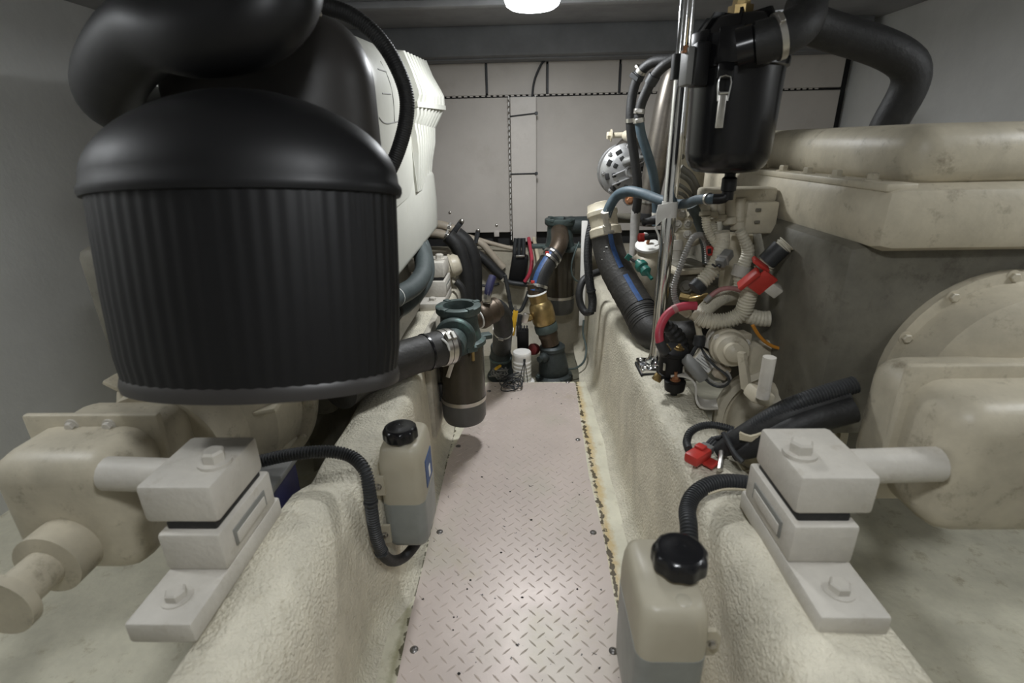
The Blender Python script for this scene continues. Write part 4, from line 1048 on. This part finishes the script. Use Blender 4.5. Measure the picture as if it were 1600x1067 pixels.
# --- alternator
YA = 2.36
ac = P(980, 268, YA); ra = .112
t = thing('alternator', 'silver alternator with slotted end face on the beige engine', 'alternator', ac-V((0, 0, .1)))
MB().lathe([(ra*.98, .14), (ra*1.04, .12), (ra*1.04, .10), (ra, .095), (ra, .02), (ra*1.05, .015), (ra*1.05, .0), (ra*.97, -.008), (ra*.72, -.028), (ra*.40, -.034), (.001, -.034)], ac, (0, 1, 0), 48).build('casing', M['alu'], t)
for k in range(10):
    a = 2*PI*k/10+.2
    if 1.2 < (a % (2*PI)) < 1.9: continue
    for rr_, w_ in ((.78, .020), (.56, .014)):
        c = ac+V((ra*rr_*math.cos(a), -.022 if rr_ > .7 else -.031, ra*rr_*math.sin(a)))
        MB().box(c, (.026 if rr_ > .7 else .018, .010, w_*1.35), roty(-a), .003).build('vent_slot', M['slot'], t)
for k in range(8):
    a = 2*PI*k/8+.05
    MB().hexbolt(ac+V((ra*.93*math.cos(a), -.010, ra*.93*math.sin(a))), (0, -1, 0), .008, .010).build('bolt', M['alu'], t)
for s_ in (-1, 1):
    MB().box(ac+V((.0, -.036, .020*s_-.006)), (.150, .012, .007), roty(R(-22)), .002).build('face_rib', M['alu'], t)
MB().lathe([(.030, 0), (.030, .012), (.022, .015), (.020, .012), (.001, .012)], ac+V((.012, -.030, .004)), (0, -1, 0), 24).build('bearing_boss', M['alu'], t)
MB().tube([ac+V((-.012, -.02, .035)), ac+V((-.012, -.055, .045)), ac+V((.02, -.06, .052)), ac+V((.05, -.05, .055))], [.018, .018, .013, .011], 12).build('terminal_boot', M['grey'], t)
lg = P(983, 312, YA-.01)
MB().prism([(-.03, .08), (.035, .08), (.022, -.01), (.010, -.024), (-.010, -.024), (-.022, -.01)], lg+V((0, -.006, 0)), (1, 0, 0), (0, 0, 1), (0, .03, 0)).build('pivot_lug', M['alu'], t)
MB().hexbolt(lg+V((0, -.008, 0)), (0, -1, 0), .014, .014).build('pivot_bolt', M['copper'], t)
a, b = P(951, 212, YA+.02), P(990, 210, YA+.02)
MB().cyl(a, b, .012, 14).build('adjuster_rod', M['eng_beige'], t)
MB().hexbolt(a+V((.012, 0, 0)), (-1, 0, 0), .018, .02).build('adjuster_nut', M['eng_beige'], t)
MB().lathe([(.022, 0), (.022, .04)], P(979, 212, YA+.0), (.3, -1, 0), 16).build('adjuster_eye', M['eng_beige'], t)
MB().prism([(-.05, 0), (.06, 0), (.04, .035), (-.02, .035)], ac+V((0, .02, ra*.9)), (1, 0, 0), (0, 0, 1), (0, .04, 0)).build('top_lug', M['alu_dark'], t)

# --- two tall hoses over the alternator
hp = [P(1075, 92, 1.98), P(1045, 93, 2.02), P(1020, 97, 2.06), P(1003, 110, 2.09), P(993, 130, 2.11), P(987, 155, 2.12), P(985, 185, 2.12), P(987, 215, 2.13), P(992, 250, 2.14), P(996, 285, 2.15), P(996, 315, 2.165), P(993, 336, 2.18)]
t = thing('tall_hose', 'black hose rising past the alternator and bending under the ceiling', 'hose', hp[-1])
MB().tube(hp, .0178, 16).build('hose', M['rubber'], t)
for tt in (.25, .49): MB().ring(hp, .0178, tt, .014, .0025, 24, tt < .3).build('hose_clamp', M['steel'], t)
clamp(hp, .0178, .285, .022, .004, 20, t, 'coupling', M['loom_black'])
hp = [P(1085, 78, 1.90), P(1058, 90, 1.94), P(1036, 104, 1.97), P(1022, 120, 2.0), P(1010, 143, 2.02), P(1001, 165, 2.03), P(998, 185, 2.03), P(1002, 210, 2.03), P(1010, 235, 2.03), P(1019, 265, 2.04), P(1024, 295, 2.05), P(1026, 330, 2.06), P(1026, 352, 2.06)]
t = thing('tall_hose', 'slate-blue hose with steel coupling beside the taller black hose', 'hose', hp[-1])
MB().tube(hp[:7], .0178, 16).build('upper_hose', M['rubber'], t)
MB().tube(hp[6:], .0172, 16).build('lower_hose', M['blue_hose'], t)
for tt in (.40, .445): clamp(hp, .0175, tt, .016, .003, 24, t, 'hose_clamp', M['steel'])
MB().ring(hp, .0175, .245, .03, .004, 20, False).build('coupling', M['loom_black'], t)
MB().ring(hp, .0165, .97, .04, .003, 10, False).build('end_union', M['mount'], t)
# --- metal riser pipe
hp = [P(x, y, 2.26) for x, y in ((1068, 85), (1052, 120), (1042, 160), (1033, 210), (1025, 255), (1016, 300), (1011, 335), (1009, 352))]
t = thing('metal_riser', 'dull brown metal riser pipe behind the two tall hoses', 'pipe', hp[-1])
MB().tube(hp, [.030, .042, .047, .050, .048, .045, .043, .043], 24).build('pipe', M['alu_dark'], t)
MB().ring(hp, .0445, .95, .028, .005, 28, False).build('rubber_boot', M['rubber'], t)
MB().ring(hp, .0445, .86, .008, .004, 28, False).build('clamp', M['steel'], t)
# ================================================================== RIGHT ENGINE
t = thing('marine_engine', 'beige marine engine crowded with looms behind the chrome post', 'engine', (.95, 1.6, .3))
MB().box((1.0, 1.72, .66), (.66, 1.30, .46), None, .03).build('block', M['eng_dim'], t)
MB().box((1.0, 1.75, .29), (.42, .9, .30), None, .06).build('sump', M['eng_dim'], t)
MB().lathe([(.235, 0), (.235, .03), (.215, .035), (.20, .10), (.15, .13), (.10, .14), (.001, .14)], (1.02, 1.08, .60), (0, -1, 0), 48).build('flywheel_housing', M['eng_beige'], t)
for k in range(12):
    a = 2*PI*k/12+.1; MB().hexbolt((1.02+.225*math.cos(a), 1.05, .60+.225*math.sin(a)), (0, -1, 0), .010, .011).build('bolt', M['eng_beige'], t)
MB().box((.93, .86, .56), (.46, .26, .26), None, .05, 4).build('gear_case', M['eng_beige'], t)
MB().box((.93, .86, .57), (.49, .018, .29), None, .006).build('case_flange', M['eng_beige'], t)
MB().box((.94, 1.62, .945), (.50, 1.20, .13), None, .035).build('cylinder_head', M['eng_beige'], t)
MB().box((.96, 1.62, 1.06), (.42, 1.12, .12), None, .05, 4).build('valve_cover', M['eng_beige'], t)
for k in range(9):
    MB().hexbolt((.715, 1.12+.13*k, 1.012), (0, 0, 1), .012, .016).build('bolt', M['eng_beige'], t)
MB().box((.725, 1.62, 1.005), (.06, 1.16, .016), None, .004).build('cover_flange', M['eng_beige'], t)
# ---- sensor rail with boots
Yr = 1.46
a, b = P(1098, 296, Yr), P(1215, 352, Yr)
rl = P(1130, 300, Yr)
MB().box(P(1150, 304, Yr+.03), (.20, .07, .040), None, .010).build('sensor_rail', M['eng_beige'], t)
MB().box(P(1182, 338, Yr), (.085, .07, .085), None, .006).build('connector_box', M['eng_beige'], t)
for px, py in ((1185, 328), (1183, 347)): MB().box(P(px, py, Yr-.04), (.014, .006, .008), None, .0015).build('box_clip', M['eng_dim'], t)
for px, y0, y1, rr in ((1103, 318, 338, .013), (1114, 318, 340, .013), (1126, 316, 346, .014), (1141, 312, 352, .0155), (1156, 318, 360, .018)):
    p0, p1 = P(px, y0-8, Yr), P(px-1, y1, Yr-.01)
    L_ = (p1-p0).length; MB().lathe([(rr*.9, 0), (rr*.95, L_*.7), (rr*1.25, L_*.74), (rr*1.3, L_*.95), (rr*.9, L_)], p0, p1-p0, 16).build('boot', M['eng_beige'], t)
# tall head end casting + exhaust shield up behind separator
MB().box(P(1075, 230, 1.78), (.10, .12, .42), None, .02).build('end_casting', M['eng_beige'], t)
for py in (170, 215, 245): MB().dome(P(1066, py, 1.71), (0, -1, 0), .008, .005).build('bolt', M['eng_dim'], t)
# injection pump cluster
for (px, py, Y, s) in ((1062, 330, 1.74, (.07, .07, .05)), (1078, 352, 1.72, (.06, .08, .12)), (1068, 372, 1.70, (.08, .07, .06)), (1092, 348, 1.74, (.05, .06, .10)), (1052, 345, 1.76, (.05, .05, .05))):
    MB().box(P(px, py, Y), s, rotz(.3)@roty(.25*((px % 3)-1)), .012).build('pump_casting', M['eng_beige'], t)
for k, (px, py) in enumerate(((1057, 328), (1066, 334), (1059, 350), (1075, 350), (1074, 366), (1092, 333), (1086, 343), (1052, 357), (1050, 372))):
    MB().hexbolt(P(px, py, 1.66), (-.3, -1, .2), .009, .016).build('union_nut', M['mount'], t)
for pts, rr in ((((1060, 288), (1072, 296), (1080, 306), (1076, 325)), .006), (((1058, 270), (1075, 280), (1085, 296), (1088, 318)), .009), (((1055, 300), (1066, 303), (1074, 312), (1076, 330)), .006), (((1063, 262), (1080, 276), (1092, 300)), .011)):
    MB().tube([P(x, y, 1.66) for x, y in pts], rr, 10).build('fuel_pipe', M['eng_dim'], t)
MB().tube([P(x, y, 1.60) for x, y in ((1075, 338), (1086, 345), (1094, 358), (1090, 372), (1078, 380))], .006, 8).build('fuel_pipe', M['eng_beige'], t)
MB().lathe([(.018, 0), (.02, .01), (.02, .03), (.014, .032), (.014, .06)], P(1058, 375, 1.64), (0, -.1, -1), 10).build('plug', M['mount'], t)
MB().tube([P(x, y, 1.60) for x, y in ((1082, 322), (1090, 340), (1098, 360), (1104, 385), (1106, 410))], .017, 12).build('dark_pipe', M['rubber_green'], t)
# lower castings behind looms
MB().lathe([(.06, 0), (.068, .02), (.068, .3), (.05, .34)], P(1066, 466, 1.76), (.3, .9, .1), 28).build('filter_drum', M['eng_dim'], t)
MB().box(P(1070, 425, 1.68), (.11, .12, .07), rotz(.2), .01).build('casting', M['eng_dim'], t)
MB().box(P(1070, 418, 1.66), (.13, .13, .016), rotz(.2), .004).build('casting_flange', M['eng_beige'], t)
MB().hexbolt(P(1072, 448, 1.58), (-.2, -1, .3), .014, .014).build('bolt', M['eng_dim'], t)
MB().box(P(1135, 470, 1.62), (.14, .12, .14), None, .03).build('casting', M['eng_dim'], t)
MB().prism([(-.01, -.07), (.012, -.07), (.010, .07), (-.008, .07)], P(1137, 425, 1.52), (1, 0, 0), (0, 0, 1), (0, .02, 0)).build('web', M['eng_beige'], t)
MB().box(P(1170, 420, 1.56), (.16, .06, .22), None, .01).build('side_plate', M['eng_beige'], t)
# brown brass fittings
MB().lathe([(.012, 0), (.012, .03), (.017, .032), (.017, .06), (.013, .062), (.013, .08)], P(1062, 462, 1.56), (1, -.3, -.15), 6).build('brass_union', M['brass'], t)
MB().tube([P(1080, 468, 1.54), P(1092, 466, 1.52), P(1106, 462, 1.52)], .010, 10).build('brass_pipe', M['brass'], t)
# starter motor and bell housing
s0, s1 = P(1128, 530, 1.42), P(1160, 568, 1.16)
s0, s1 = P(1124, 527, 1.44), P(1152, 556, 1.19)
sm = MB().lathe([(.027, 0), (.040, .01), (.044, .03), (.044, .13), (.050, .135), (.050, .16), (.045, .165), (.043, .19), (.040, .205), (.026, .212), (.024, .228), (.014, .236), (.001, .237)], s0, s1-s0, 32).build('starter_motor', M['eng_beige'], t)
xs_, ys_, zs_ = frame(s1-s0)
for k in range(3):
    a = 2*PI*k/3+.4; MB().hexbolt(s0+zs_*.162+xs_*.043*math.cos(a)+ys_*.043*math.sin(a), zs_, .007, .010).build('bolt', M['mount'], sm)
MB().prism([(-.012, -.06), (.012, -.07), (.008, .04), (-.010, .04)], P(1160, 575, 1.14), (.9, 0, -.2), (-.2, .1, .9), (.012, .012, 0)).build('web', M['eng_beige'], t)
MB().box(P(1124, 535, 1.36), (.07, .012, .06), rotz(-.2)@roty(.4), .008).build('lug_plate', M['mount'], t)
MB().lathe([(.008, 0), (.008, .002)], P(1113, 530, 1.345), (0, -1, .3), 12).build('lug_hole', M['slot'], t)
MB().box(P(1157, 527, 1.32), (.045, .04, .03), rotz(.3), .006).build('lug_block', M['eng_beige'], t)
bc = P(1222, 688, 1.15)
bh = MB().lathe([(.150, .12), (.168, .11), (.170, .10), (.170, .055), (.165, .048), (.148, .045), (.145, .062), (.136, .064), (.130, .03), (.115, .012), (.085, .0), (.080, -.02), (.06, -.03), (.001, -.03)], bc+V((.03, .05, -.01)), (.25, 1, -.25), 64).build('bell_housing', M['eng_beige'], t)
for k in range(9):
    a = R(95+25*k); x, y, z = frame((.25, 1, -.25)); c = bc+V((.03, .05, -.01))+z*.045+x*(.158*math.cos(a))+y*(.158*math.sin(a))
    MB().hexbolt(c, -z, .010, .012).build('bolt', M['eng_beige'], bh)
MB().box(P(1186, 617, 1.09), (.055, .05, .035), roty(.4)@rotz(.2), .01).build('sensor_boss', M['eng_beige'], t)
p = P(1197, 590, 1.05); MB().cyl(p-V((0, 0, .05)), p+V((0, 0, .05)), .014, 16).build('mounting_bush', M['mount'], t)
MB().box(P(1196, 575, 1.34), (.14, .05, .17), rotz(.2), .02).build('side_cover', M['eng_beige'], t)
# filler neck cylinder with white cap
fc = P(1012, 386, 2.06)
t = thing('header_tank', 'cream header tank with white filler cap beside the fat striped hose', 'tank', P(1018, 455, 1.86))
MB().lathe([(.060, -.22), (.064, -.2), (.064, -.07), (.055, -.04), (.042, -.03), (.042, 0)], fc+V((.004, .004, 0)), (0, 0, 1), 32).build('tank_body', M['eng_beige'], t)
MB().lathe([(.045, -.004), (.050, 0), (.050, .010), (.045, .014), (.001, .015)], fc, (-.1, -.35, 1), 32).build('filler_cap', M['white'], t)
MB().box(fc+V((0, -.005, .028)), (.010, .016, .03), roty(.3), .003).build('cap_tab', M['copper'], t)
MB().box(P(1008, 368, 2.02), (.014, .010, .022), roty(.2), .002).build('white_tab', M['white'], t)
a, b = P(996, 408, 1.74), P(1009, 424, 1.70)
t = thing('green_plug', 'dark green plug with wire by the fat striped hose', 'plug', b)
MB().lathe([(.010, 0), (.012, .01), (.020, .015), (.022, .025), (.022, .032), (.017, .036), (.019, .055), (.012, .062), (.006, .07), (.006, .09)], a, b-a, 16).build('plug_body', M['green'], t)
MB().box(P(982, 402, 1.75), (.02, .008, .02), roty(.6), .002).build('plug_tab', M['green'], t)
MB().tube([P(984, 403, 1.75), P(990, 408, 1.745), a], .005, 8).build('plug_stem', M['loom_black'], t)
p0, p1 = P(1005, 371, 1.92), P(1040, 367, 1.86)
t = thing('sender_cable', 'dark cable with red end behind the white filler cap', 'cable', p0)
MB().tube([p0, (p0+p1)/2, p1], .012, 12).build('cable', M['rubber'], t)
MB().lathe([(.012, 0), (.016, .004), (.016, .022), (.010, .026)], p0+V((.006, 0, 0)), (-1, -.1, 0), 14).build('red_end', M['red'], t)
p0, p1 = P(1004, 347, 1.9), P(1045, 340, 1.86)
tag(MB().lathe([(.014, 0), (.016, .006), (.012, .012), (.013, .03), (.016, .034), (.016, (p1-p0).length)], p0, p1-p0, 16).build('hose_stub', M['rubber'], None, 38, p0), 'short ribbed black hose stub above the white filler cap', 'hose')
pp = [P(994, 328, 2.178), P(992, 350, 2.18), P(990, 385, 2.165), P(986, 410, 2.15)]
tag(MB().tube(pp, [.020, .020, .018, .014], 10).build('dipstick_tube', M['loom_grey'], None, 38, pp[-1]), 'upright grey tube below the tall black hose', 'tube')

# ---- wiring looms
def loom(pts, Y, rr, mt, nm, lab, cat='loom', corr=(.0066, .0028), bands=(), bm='loom_black', seg=16, dy=None):
    n = len(pts); pp = []
    for i, q in enumerate(pts):
        y = q[2] if len(q) > 2 else (Y if not isinstance(Y, tuple) else Y[0]+(Y[1]-Y[0])*i/(n-1)); pp.append(P(q[0], q[1], y))
    t = thing(nm, lab, cat, pp[-1])
    MB().tube(pp, rr, seg, .01, corr).build('sleeve', M[mt], t, 30)
    for b in bands: MB().ring(pp, rr if not isinstance(rr, list) else rr[0], b[0], b[1], b[2], 20, False).build('band', M[bm], t)
    return t, pp
loom(((1103, 338), (1104, 352), (1110, 368), (1120, 382), (1126, 392)), 1.44, .0125, 'loom_beige', 'wire_loom', 'beige ribbed loom leaving the first boot of the sensor rail')
loom(((1113, 341), (1115, 358), (1120, 374), (1125, 388)), 1.465, .0115, 'loom_beige', 'wire_loom', 'beige ribbed loom leaving the second boot of the sensor rail')
t, pp = loom(((1128, 362), (1129, 378), (1126, 392), (1123, 406), (1120, 416)), 1.43, .020, 'loom_beige', 'wire_loom', 'thick taped beige loom where the two thin looms join', corr=(.008, .0008), bands=((.95, .03, .003),), bm='eng_beige')
t, pp = loom(((1119, 412), (1110, 426), (1098, 440), (1086, 452)), (1.42, 1.40), .0215, 'loom_beige', 'wire_loom', 'fat beige ribbed loom ending in a black collar', corr=(.009, .004), bands=((.96, .022, .002),))
t, pp = loom(((1106, 410, 1.5), (1105, 390, 1.5), (1101, 374, 1.5), (1092, 367, 1.46), (1082, 373, 1.43), (1073, 391, 1.42), (1065, 412, 1.42), (1058, 430, 1.42), (1053, 450, 1.42), (1056, 470, 1.42), (1066, 484, 1.42), (1076, 491, 1.42)), 1.43, .0088, 'loom_grey', 'wire_loom', 'thin grey ribbed loom bowing in an arch over a plug', corr=(.0066, .002))
MB().lathe([(.010, -.03), (.013, -.026), (.013, .0), (.009, .004), (.009, .03)], pp[-1], pp[-1]-pp[-2], 12).build('plug', M['eng_beige'], t)
t, pp = loom(((1156, 360), (1163, 375), (1169, 392), (1164, 410), (1157, 425), (1156, 445)), 1.42, [.014, .015, .017, .018, .019, .016], 'loom_beige', 'wire_loom', 'kinked beige sleeve below the largest boot', corr=(.009, .0012))
MB().ring(pp, .019, .78, .03, .004, 20, False).build('collar', M['mount'], t)
t, pp = loom(((1230, 380), (1205, 402), (1189, 425), (1175, 448), (1167, 470), (1160, 488), (1145, 498), (1125, 502), (1100, 500), (1090, 495)), (1.30, 1.36), .0225, 'loom_beige', 'wire_loom', 'fattest beige ribbed loom sweeping down under the red clip', corr=(.0085, .0034), bands=((.30, .02, .002), (.14, .05, .0015)), seg=20)
loom(((1092, 497), (1102, 484), (1118, 470), (1138, 460), (1160, 455)), (1.37, 1.46), .022, 'loom_beige', 'wire_loom', 'smooth beige loom rising behind the fattest ribbed one', corr=(.005, .0009), seg=20)
loom(((1160, 490), (1175, 495), (1190, 498), (1202, 498)), (1.345, 1.335), .022, 'loom_beige', 'wire_loom', 'beige loom branching off beside the orange wire', corr=(.010, .0012), seg=20)
pp = [P(x, y, 1.38) for x, y in ((1102, 471), (1112, 461), (1124, 453), (1140, 450), (1158, 454))]
t = thing('red_wire', 'faded red wire arching over the smooth beige loom', 'wire', pp[0]); MB().tube(pp, .0068, 10).build('wire', M['pink_cable'], t); MB().ring(pp, .007, .15, .02, .001, 12, False).build('band', M['loom_grey'], t)
pp = [P(x, y, 1.28) for x, y in ((1176, 508), (1183, 520), (1192, 531), (1205, 540), (1220, 545))]
tag(MB().tube(pp, .0045, 8).build('orange_wire', M['orange'], None, 38, pp[0]), 'orange wire below the branching beige loom', 'wire')
# grey inline connector
a, b = P(1124, 413, 1.37), P(1140, 394, 1.40); zz = (b-a).normalized(); xx, yy, _ = frame(zz); MR = Matrix((xx, yy, zz)).transposed()
t = thing('inline_connector', 'grey inline plug clipped on the fat beige loom', 'connector', a)
MB().box((a+b)/2, (.026, .024, (b-a).length), MR, .004).build('plug', M['grey'], t); MB().box(a.lerp(b, .35), (.030, .028, .008), MR, .002).build('collar', M['loom_grey'], t)
for k in (-1, 1): MB().tube([a, a-zz*.012+xx*.008*k, a-zz*.018+xx*.012*k+V((0, 0, .01))], .003, 6).build('wire', M['loom_black'], t)
# red clips
a, b = P(1164, 447, 1.30), P(1192, 424, 1.28); zz = (b-a).normalized(); xx, yy, _ = frame(zz, (0, -1, 0)); MR = Matrix((xx, yy, zz)).transposed()
t = thing('red_clip', 'red plastic clip with grey plug across the fattest beige loom', 'clip', a)
c = (a+b)/2
MB().box(c+V((.012, -.022, -.004)), (.044, .010, .058), MR, .003).build('clip_plate', M['red'], t)
MB().box(c+V((-.020, -.015, .004)), (.012, .032, .062), MR, .003).build('clip_wall', M['red'], t)
MB().box(c+V((.006, -.012, .040)), (.050, .026, .010), MR, .003).build('clip_wall', M['red'], t)
MB().box(c+V((.045, -.015, -.022)), (.036, .03, .030), MR, .004).build('plug', M['mount'], t)
p = P(1112, 391, 1.46)
t = thing('red_clip', 'small red clip on the grey arch loom', 'clip', p)
MB().box(p, (.026, .02, .026), roty(-.15), .003).build('clip_body', M['red'], t); MB().box(p+V((-.010, -.011, .0)), (.010, .004, .014), roty(-.15), .001).build('clip_gap', M['slot'], t)
# ---- battery isolator solenoid with cables
YS = 1.36
c = P(1051, 562, YS)
t = thing('solenoid', 'black solenoid with brass studs beside the chrome post', 'solenoid', c-V((0, 0, .06)))
MB().lathe([(.032, -.045), (.036, -.04), (.036, .02), (.040, .024), (.040, .034), (.034, .038)], c, (0, -.1, 1), 28).build('coil_can', M['black'], t)
MB().box(c+V((0, 0, -.045)), (.075, .05, .012), None, .003).build('foot', M['black'], t)
for px in (1041, 1061):
    p = P(px, 546, YS-.01); MB().cyl(p-V((0, 0, .02)), p+V((0, 0, .016)), .0045, 10).build('stud', M['brass'], t); MB().hexbolt(p, (0, 0, 1), .010, .010).build('nut', M['brass'], t)
    MB().box(p-V((0, -.008, .012)), (.03, .05, .02), None, .008).build('terminal_boot', M['loom_black'], t)
for (px, py, mt_) in ((1038, 573, 'steel'), (1068, 577, 'steel')): MB().box(P(px, py, YS-.03), (.006, .006, .022), None, .001).build('spade_terminal', M[mt_], t)
p = P(1055, 594, YS-.035); MB().lathe([(.026, -.03), (.028, -.025), (.030, -.002), (.020, .0)], p, (0, 0, 1), 20).build('insulator', M['black'], t)
MB().hexbolt(p, (0, 0, 1), .010, .012).build('nut', M['copper'], t); MB().cyl(p, p+V((0, 0, .026)), .005, 10).build('stud', M['copper'], t)
MB().cyl(p-V((0, 0, .03)), p-V((0, 0, .045)), .010, 12).build('insulator_tip', M['black'], t)
MB().box(P(1028, 590, YS-.02), (.028, .012, .022), roty(.6)@rotz(.3), .002).build('bracket_tab', M['brass'], t)
pp = [P(x, y, Y) for x, y, Y in ((1088, 478, 1.37), (1072, 478, 1.37), (1056, 482, 1.37), (1043, 491, 1.365), (1034, 505, 1.355), (1030, 520, 1.34), (1031, 534, 1.33), (1036, 545, 1.325))]
t = thing('battery_cable', 'thick red cable curving down to the black solenoid', 'cable', pp[-1])
MB().tube(pp, .0118, 14).build('cable', M['red_cable'], t)
MB().tube(pp[-2:]+[P(1040, 549, 1.328)], .014, 14).build('cable_boot', M['loom_black'], t)
MB().ring(pp, .0118, .36, .012, .0006, 16, False).build('cable_tie', M['pink_cable'], t)
pp = [P(x, y, 1.45) for x, y in ((1036, 505), (1046, 513), (1056, 524), (1064, 540), (1066, 556))]
t = thing('ribbed_boot', 'fat black ribbed boot behind the thick red cable', 'boot', pp[-1])
MB().tube(pp, [.016, .022, .025, .025, .022], 16, .01, (.016, .003)).build('boot', M['rubber'], t)
pp = [P(x, y, Y) for x, y, Y in ((1072, 560, 1.335), (1082, 572, 1.308), (1093, 585, 1.292), (1099, 592, 1.288))]
t = thing('solenoid_plug', 'grey-black plug on the side of the solenoid', 'plug', pp[-1])
MB().tube(pp, [.017, .018, .019, .016], 14).build('plug', M['grey'], t)
pp = [P(x, y, Y) for x, y, Y in ((1098, 588, 1.29), (1108, 598, 1.28), (1120, 604, 1.265), (1133, 603, 1.245), (1140, 594, 1.24), (1133, 584, 1.245), (1118, 573, 1.27), (1105, 558, 1.31), (1096, 545, 1.355))]
MB().tube(pp, .0035, 8).build('wire', M['loom_black'], t); MB().tube([p+V((.004, .004, .006)) for p in pp[:6]], .0035, 8).build('wire', M['loom_grey'], t)
pp = [P(x, y, 1.37) for x, y in ((1090, 502), (1092, 518), (1094, 528))]
t = thing('loom_boot', 'black boot hanging below the beige loom end', 'boot', pp[-1])
MB().tube(pp, [.010, .008, .010], 10).build('neck', M['eng_beige'], t); MB().lathe([(.010, 0), (.016, .006), (.017, .03), (.012, .036)], pp[-1]+V((0, 0, .01)), (-.1, -.1, -1), 14).build('boot', M['loom_black'], t)
MB().tube([P(1092, 535, 1.36), P(1086, 545, 1.36), P(1080, 555, 1.36)], .006, 8).build('wire', M['loom_black'], t)
pp = [P(x, y, 1.42) for x, y in ((1094, 545), (1088, 557), (1084, 566))]
tag(MB().tube(pp, .008, 8).build('red_wire', M['red_cable'], None, 38, pp[0]), 'short red wire below the black loom boot', 'wire')
# ignition module with printed label
lc = P(1102, 565, 1.335)
cu = V((.75, -.3, -.55)).normalized(); cv = V((.35, .2, .9)); cv = (cv-cu*cv.dot(cu)).normalized(); cn = cu.cross(cv)
MRl = Matrix((cu, cv, cn)).transposed()
c = lc-cn*(.021 if cn.dot(CAM-lc) > 0 else -.021)
t = thing('control_module', 'cream module with a white printed label under the starter', 'module', c-V((0, 0, .03)))
MB().box(c, (.066, .052, .040), MRl, .008).build('module_body', M['eng_beige'], t)
MB().box(lc, (.055, .040, .002), MRl, .0005, 1).build('printed_label', M['label'], t)
for k in range(5):
    sgn = -1 if cn.dot(CAM-lc) < 0 else 1
    MB().box(lc+cv*(.014-.007*k)+cu*(-.002*(k % 2))+cn*.0013*sgn, (.044-.008*(k % 3), .0022, .0006), MRl).build('print_line', M['eng_seam'], t)
MB().box(P(1127, 580, 1.28), (.036, .03, .04), roty(.4), .006).build('tan_connector', M['tan'], t)
# bracket strip from solenoid to engine
pts = [P(x, y, Y) for x, y, Y in ((1048, 588, 1.325), (1066, 588, 1.32), (1082, 594, 1.31), (1087, 604, 1.295), (1088, 624, 1.265), (1094, 636, 1.252), (1108, 639, 1.248), (1122, 638, 1.248))]
mb = MB(); w_ = .05
rg = []
fr = resample(pts, .01, .012)
for q in fr:
    n = q[1].cross(V((0, 1, 0))).normalized(); rg.append([q[0]+n*.003-V((0, .0, 0)), q[0]+n*.003+V((.012, w_, 0)), q[0]-n*.003+V((.012, w_, 0)), q[0]-n*.003])
mb.loft(rg); tag(mb.build('bracket_strip', M['mount'], None, 38, pts[-1]), 'bent cream steel bracket carrying the black solenoid', 'bracket')

# ---- red plug and black harness lying on the bearer
zt = .402
c = PZ(1090, 716, zt+.012)
t = thing('red_plug', 'red plug lying on the bearer at the end of the black harness', 'connector', c-V((0, 0, .012)))
d0 = (PZ(1112, 690, zt+.02)-PZ(1075, 712, zt+.02)); d0.z = 0; d0.normalize(); an = math.atan2(d0.y, d0.x)
MR = rotz(an)
MB().box(c+V((0, 0, .008)), (.062, .036, .026), MR, .007).build('plug_body', M['red'], t)
MB().box(c+MR@V((.012, -.028, -.004)), (.034, .026, .006), MR, .002).build('plug_tab', M['red'], t)
MB().box(c+MR@V((.014, .004, .023)), (.020, .022, .008), MR, .002).build('plug_latch', M['red'], t)
MB().box(c+MR@V((.036, .002, .010)), (.020, .030, .020), MR, .003).build('plug_seal', M['grey'], t)
for k in range(4):
    s = c+MR@V((.044, -.010+.007*k, .012)); MB().tube([s, s+MR@V((.03, .0, .008)), P(1130+4*k, 690-3*k, 1.05)], .0035, 6).build('wire', M['loom_black'], t)
pp = [P(1076, 702, 1.05), P(1073, 690, 1.08), P(1078, 676, 1.10), P(1092, 667, 1.11), P(1112, 664, 1.11), P(1130, 667, 1.10), P(1146, 672, 1.09)]
t = thing('harness_hose', 'thin black ribbed hose arching behind the red plug', 'hose', pp[0])
MB().tube(pp, .0098, 12, .01, (.0055, .0016)).build('ribbed_sleeve', M['loom_black'], t)
pp = [P(1118, 706, 1.035), P(1140, 696, 1.03), P(1165, 684, 1.02), P(1195, 668, 1.01), P(1240, 645, 1.0), P(1320, 620, 1.0)]
t = thing('black_harness', 'thick taped black cable harness running up from the red plug', 'harness', pp[0])
MB().tube(pp, [.014, .024, .030, .033, .035, .036], 18).build('taped_bundle', M['rubber'], t)
MB().tube([p+V((.01, -.01, .035)) for p in pp[2:]], [.016, .018, .019, .019], 14, .01, (.006, .002)).build('ribbed_sleeve', M['loom_black'], t)
MB().tube([p+V((.0, -.03, -.012)) for p in pp[1:]], [.010, .020, .026, .028, .03], 14).build('taped_branch', M['rubber'], t)
for k in range(4):
    MB().tube([P(1156, 676+3*k, .99), P(1172, 682+2*k, .985), P(1190, 679+4*k-2, .98)], .0035, 6).build('cream_wire', M['white_wire'], t)
MB().tube([P(1130, 676, 1.03), P(1140, 695, 1.0), P(1150, 712, .97), P(1160, 722, .955)], .006, 8).build('loose_tie', M['loom_black'], t)
MB().tube([P(1128, 705, 1.0), P(1126, 720, .98), P(1124, 734, .955)], .006, 8).build('steel_clip', M['steel'], t)
rnd = random.Random(2)
for k in range(6):
    MB().tube([P(1112+rnd.uniform(0, 12), 690+rnd.uniform(-6, 14), 1.07), P(1126+rnd.uniform(-4, 6), 688+rnd.uniform(-8, 10), 1.05), P(1145, 685+rnd.uniform(-12, 12), 1.05)], .005, 6).build('wire', M['loom_black'], t)
